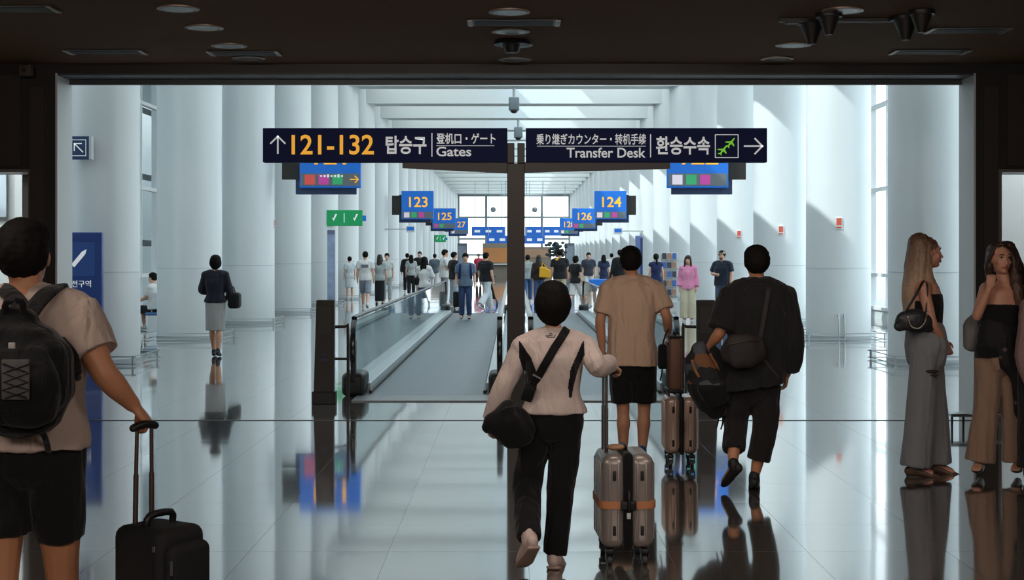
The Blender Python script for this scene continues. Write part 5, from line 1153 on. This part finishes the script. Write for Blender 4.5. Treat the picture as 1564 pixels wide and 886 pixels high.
f = crowd(711, 488, 1.70, 180, 'man in a blue-grey shirt and jeans walking towards the camera on the walkway', ('steelblue', (98, 116, 136)), ('jeansblue', (56, 74, 116)), pose=dict(kneeL=(-.1, .08, .5), ankleL=(-.1, .06, .085), toeL=(-.1, .22, .03)), b=1.03, shoe=RUB, vox=.012, fz=.016)
f.features()
g = empty('backpack', f.root + V((0, .24, 1.2)), 'dark backpack on the man in the blue-grey shirt, only its straps in view', 'backpack'); MB().rbox((0, 0, 0), (.32, .2, .46), .08).build('main_bag', NAVY, g, smooth=True)
for s in (-1, 1): mb = MB(); mb.loft([V((s * .12, .0, .2)), V((s * .13, -.25, .24)), V((s * .14, -.38, .1)), V((s * .16, -.35, -.15))], [(.012, .028)] * 4, side=(0, -.5, .8), sub=4, p=4); mb.build('shoulder_strap', NAVY, g, smooth=True)
crowd(742, 474, 1.74, -35, 'man in a black t-shirt and wide white trousers striding away beside the sign post', DK, ('whitewide', (206, 216, 222)), prof=(.11, .1, .1), pose={k: (v[0], v[1] * 1.35, v[2]) for k, v in WALK.items()}, b=1.08, vox=.012)
crowd(731, 434, 1.7, 180, 'distant person in a red top left of the post beneath the blue boards', ('redtop', (196, 60, 84)), DK)
p = V(((748 - VX) / F * 47, 47, 0)); g = empty('stroller', p, 'dark folded stroller beyond the man in white trousers', 'stroller')
MB().tube([(-.2, 0, .1), (.05, 0, .95), (.2, 0, .95)], .02).tube([(.25, 0, .1), (-.05, 0, .75)], .02).build('frame', DARKM, g, smooth=True); m_ = MB(); m_.prism([(-.15, .25), (.2, .2), (.08, .7), (-.02, .75)], -.15, .15); m_.build('seat', CHAR, g)
for s in (-.22, .24): MB().cyl((s, 0, .07), .07, .05, axis='X').build('wheel', RUB, g, smooth=True)
# right of the post
crowd(806, 462, 1.66, 0, 'person in a pale grey top and blue jeans right beside the post', GR, ('jeansb', (64, 100, 150)), male=False, pose=WALKB)
f = crowd(823, 466, 1.66, 0, 'woman with long brown hair carrying a yellow bag, just past the post', ('darkbrown', (52, 44, 42)), JN, hair='long', hm=HB, male=False, frac=.9)
g = empty('tote_bag', f.root + V((.22, -.25, 1.08)), 'bright yellow bag carried by the long-haired woman beyond the post', 'bag'); m_ = MB(); m_.prism([(-.22, -.15), (.16, -.18), (.26, .0), (-.02, .19), (-.2, .2)], -.07, .07); m_.build('bag_body', mat('yellow_bag', (236, 176, 42), .6), g, bevel=.03); MB().tube([(-.12, 0, .18), (-.1, .08, .34), (.02, 0, .17)], .012, sub=3).build('handle', mat('yellow_bag', (236, 176, 42), .6), g, smooth=True)
f = crowd(855, 470, 1.84, 8, 'man in a black t-shirt with a yellow strap over his shoulder, just past the post', DK, ('khaki', (196, 186, 160)), kind='shorts', b=1.12, pose=WALK, vox=.012)
mb = MB(); mb.loft([f.J['neck'] + V((-.03, -.05, .02)), f.J['shL'].lerp(f.J['neck'], .4) + V((0, -.09, .0)), f.J['chest'] + V((-.23, -.08, .03)), f.J['chest'] + V((-.27, -.02, -.14))], [(.012, .035)] * 4, side=(0, -1, 0), sub=4, p=4)
q_ = empty('sling_strap', f.J['chest'], 'yellow sling strap across the shoulder of the man in the black t-shirt', 'strap'); mb.build('band', mat('yellow_bag', (236, 176, 42), .6), q_, smooth=True, off=f.J['chest']); MB().rbox((-.27, .02, -.2), (.06, .1, .14), .02).build('pocket', mat('yellow_bag', (236, 176, 42), .6), q_, smooth=True)
crowd(879, 474, 1.64, -40, 'person in dark clothes with white shorts beside the man with the yellow strap', DK, WH, kind='shorts', male=False, hair='bob', pose=WALKB)
crowd(899, 457, 1.75, 180, 'person in a dark patterned shirt and white shorts facing the camera', ('patterned', (58, 62, 76)), WH, kind='shorts')
crowd(922, 452, 1.66, 0, 'woman with long dark hair in a navy dress, small beyond the walkway', NB, NB, hair='long', kind='skirt', male=False)
g = empty('luggage_cart', V(((921 - VX) / F * 46, 46, 0)), 'blue-topped luggage cart before the woman in the navy dress', 'cart'); MB().rbox((0, 0, .72), (.9, .5, .34), .03).build('blue_bin', BLUE, g, smooth=True); MB().b2((-.4, -.2, .08), (.4, .2, .55)).build('body', WHITEP, g, bevel=.02)
for a in (-.3, .3): MB().cyl((a, -.1, .06), .06, .05, axis='X').build('wheel', RUB, g, smooth=True)
crowd(934, 443, 1.72, 0, 'small distant person in a white top near the navy dress', WH, DK)
crowd(947, 462, 1.84, 0, 'tall person in black mostly hidden behind the man in tan', DK, DK, frac=.9)
f = crowd(1002, 472, 1.70, 5, 'woman with a dark ponytail in navy, beside the man in tan', ('navyvest', (38, 50, 92)), NB, hair='pony', kind='skirt', male=False, frac=.12)
f = crowd(1051, 492, 1.66, 165, 'woman in a pink cardigan and long cream trousers facing the camera', ('pink', (232, 150, 188)), BG_, hair='long', hm=HB, male=False, frac=.9, prof=(.11, .12, .13), vox=.012); f.features()
f = crowd(1103, 489, 1.78, 150, 'man in a cap and dark navy t-shirt with forearm raised, beyond the black jacket', ('navytee', (42, 50, 66)), ('jeansdark', (86, 104, 134)), b=1.08, vox=.012, pose=dict(elbowR=(.28, -.02, 1.17), wristR=(.08, .22, 1.16)))
f.features(); c = f.J['head']; k = f.k; mb = MB(); mb.ell(c + V((0, .01, .062)), (.088 * k, .103 * k, .062 * k)); fr_ = f.HR @ V((0, 1, 0)); mb.loft([c + fr_ * .06 + V((0, 0, .065)), c + fr_ * .15 + V((0, 0, .052))], [(.07, .008), (.05, .006)], side=f.HR @ V((1, 0, 0)), sub=3); mb.build('cap', cloth('cap_khaki', (196, 178, 150)), f.e, smooth=True, off=f.root)
MB().ell(c + f.HR @ V((0, .062, -.075)), (.05, .04, .035), f.HR).build('beard', mat('beard_brown', (120, 88, 70), .8), f.e, smooth=True, off=f.root)
# seated person beyond the first column
d9 = 31.5
SIT = dict(hipL=(-.09, 0, .46), hipR=(.09, 0, .46), kneeL=(-.1, .42, .48), kneeR=(.12, .40, .48), ankleL=(-.1, .42, .085), ankleR=(.14, .36, .085), toeL=(-.1, .58, .03), toeR=(.15, .52, .03), pelvis=(0, 0, .52), waist=(0, -.02, .66), chest=(0, -.01, .84), neck=(0, .01, 1.035), head=(0, .05, 1.19),
           shL=(-.17, 0, .985), shR=(.17, 0, .985), elbowL=(-.2, .12, .74), wristL=(-.08, .3, .7), elbowR=(.2, .12, .74), wristR=(.08, .32, .72))
f = Fig(236, d9, 1.72, math.radians(70), label='seated person in a white t-shirt and dark cap between the two near columns', voxel=.014, pose=SIT, skinm=mat('skin_far', (224, 176, 150), .5))
f.body(vox=.012); f.hair('short'); f.shirt(cloth(*WH), 't_shirt', g=.03, hem=.04, frac=.4); f.trousers(cloth(*DK), 'shorts', prof=(.1, .09, .09), frac=.52); f.shoe('L', WHITEP, vox=.01); f.shoe('R', WHITEP, vox=.01)
q_ = f.root; g = empty('bench_seat', V((q_.x + .1, d9, 0)), 'pale blue shell chair under the seated person between the near columns', 'seat')
MB().rbox((0, 0, .38), (.5, .55, .06), .03).build('seat', mat('seat_blue', (70, 120, 180), .4), g, smooth=True); m_ = MB(); m_.loft([V((.24, 0, .42)), V((.34, 0, .7)), V((.38, 0, 1.0))], [(.25, .03), (.27, .03), (.2, .02)], side=(0, 1, 0), p=3); m_.build('backrest', mat('seat_blue_pale', (120, 166, 206), .4), g, smooth=True)
for a in (-.2, .2): MB().b2((-.2, a - .02, 0), (.2, a + .02, .35)).build('leg', STEEL, g)
crowd(534, 458, 1.6, 20, 'person all in pale clothes beside the tall advert panel', ('pallid', (206, 216, 222)), ('pallid', (206, 216, 222)), male=False, kind='skirt')
# ================================================================== LIGHT AND CAMERA
w = bpy.data.worlds.new('sky'); scene.world = w; w.use_nodes = True; nt = w.node_tree; bg = nt.nodes['Background']
g = nt.nodes.new('ShaderNodeTexCoord'); s = nt.nodes.new('ShaderNodeSeparateXYZ'); nt.links.new(g.outputs['Generated'], s.inputs[0])
r = nt.nodes.new('ShaderNodeValToRGB'); r.color_ramp.elements[0].position = 0.0; r.color_ramp.elements[0].color = (.94, .96, .95, 1); r.color_ramp.elements[1].position = .9; r.color_ramp.elements[1].color = (.72, .82, .90, 1)
nt.links.new(s.outputs[2], r.inputs[0]); nt.links.new(r.outputs[0], bg.inputs[0]); bg.inputs[1].default_value = 2.5
def area(name, loc, rot, sx, sy, power, col):
    l = bpy.data.lights.new(name, 'AREA'); l.shape = 'RECTANGLE'; l.size = sx; l.size_y = sy; l.energy = power; l.color = col
    o = bpy.data.objects.new(name, l); COL.objects.link(o); o.location = loc; o.rotation_euler = rot; return o
sun = bpy.data.lights.new('sun', 'SUN'); sun.energy = 3.2; sun.angle = math.radians(.6); sun.color = (1, .96, .9)
o = bpy.data.objects.new('sun', sun); COL.objects.link(o); o.location = (0, 0, 30)
o.rotation_euler = V((1, .45, -1.02)).to_track_quat('-Z', 'Y').to_euler()
# added fill lamps between the concourse beams, standing for no real fittings
for k in range(len(CY) - 1):
    area('ceiling_fill', (-3.5, CY[k] + 3.15, RZ - .06), (0, 0, 0), 5.0, 5.1, 85, (.93, .99, .98))
    area('ceiling_fill', (4.2, CY[k] + 3.15, RZ - .06), (0, 0, 0), 4.0, 5.1, 80, (.93, .99, .98))
area('ceiling_fill', (0, 18.4, 9.2), (0, 0, 0), 18, 6, 200, (.93, .99, .98))
# warm hall lamps behind the camera, plus forward rows added as unseen fill
for y, x, p_ in ((-1.5, -2.5, 110), (-1.5, 2.5, 110), (4.5, -3.5, 60), (4.5, 3.5, 60), (7.5, 0, 40)):
    area('hall_lamp_fill', (x, y, HC - .05), (math.radians(42), 0, 0), 2.5, 1.0, p_, (1, .87, .78))
for s in (-1, 1): area('lobby_fill', (s * 7.6, 16.2, 4.4), (math.radians(25), 0, 0), 2.5, 1.5, 110, (.95, .98, 1.0))  # added fill to brighten the pale partitions behind the side doorways
cam = bpy.data.cameras.new('camera'); o = bpy.data.objects.new('camera', cam); COL.objects.link(o); scene.camera = o
o.location = (0, 0, CH); o.rotation_euler = (PI / 2, 0, 0); cam.sensor_fit = 'HORIZONTAL'; cam.sensor_width = 36; cam.lens = F / 1564 * 36
cam.shift_x = -3 / 1564; cam.shift_y = -55 / 1564; cam.clip_end = 2000; cam.clip_start = .1
vs = scene.view_settings; vs.view_transform = 'Standard'; vs.look = 'None'; vs.gamma = 1; vs.use_curve_mapping = False; vs.exposure = 0.44
cy = scene.cycles; cy.use_denoising = True; cy.max_bounces = 8; cy.diffuse_bounces = 4; cy.glossy_bounces = 4; cy.transparent_max_bounces = 24
cy.caustics_reflective = False; cy.caustics_refractive = False; cy.sample_clamp_indirect = 6
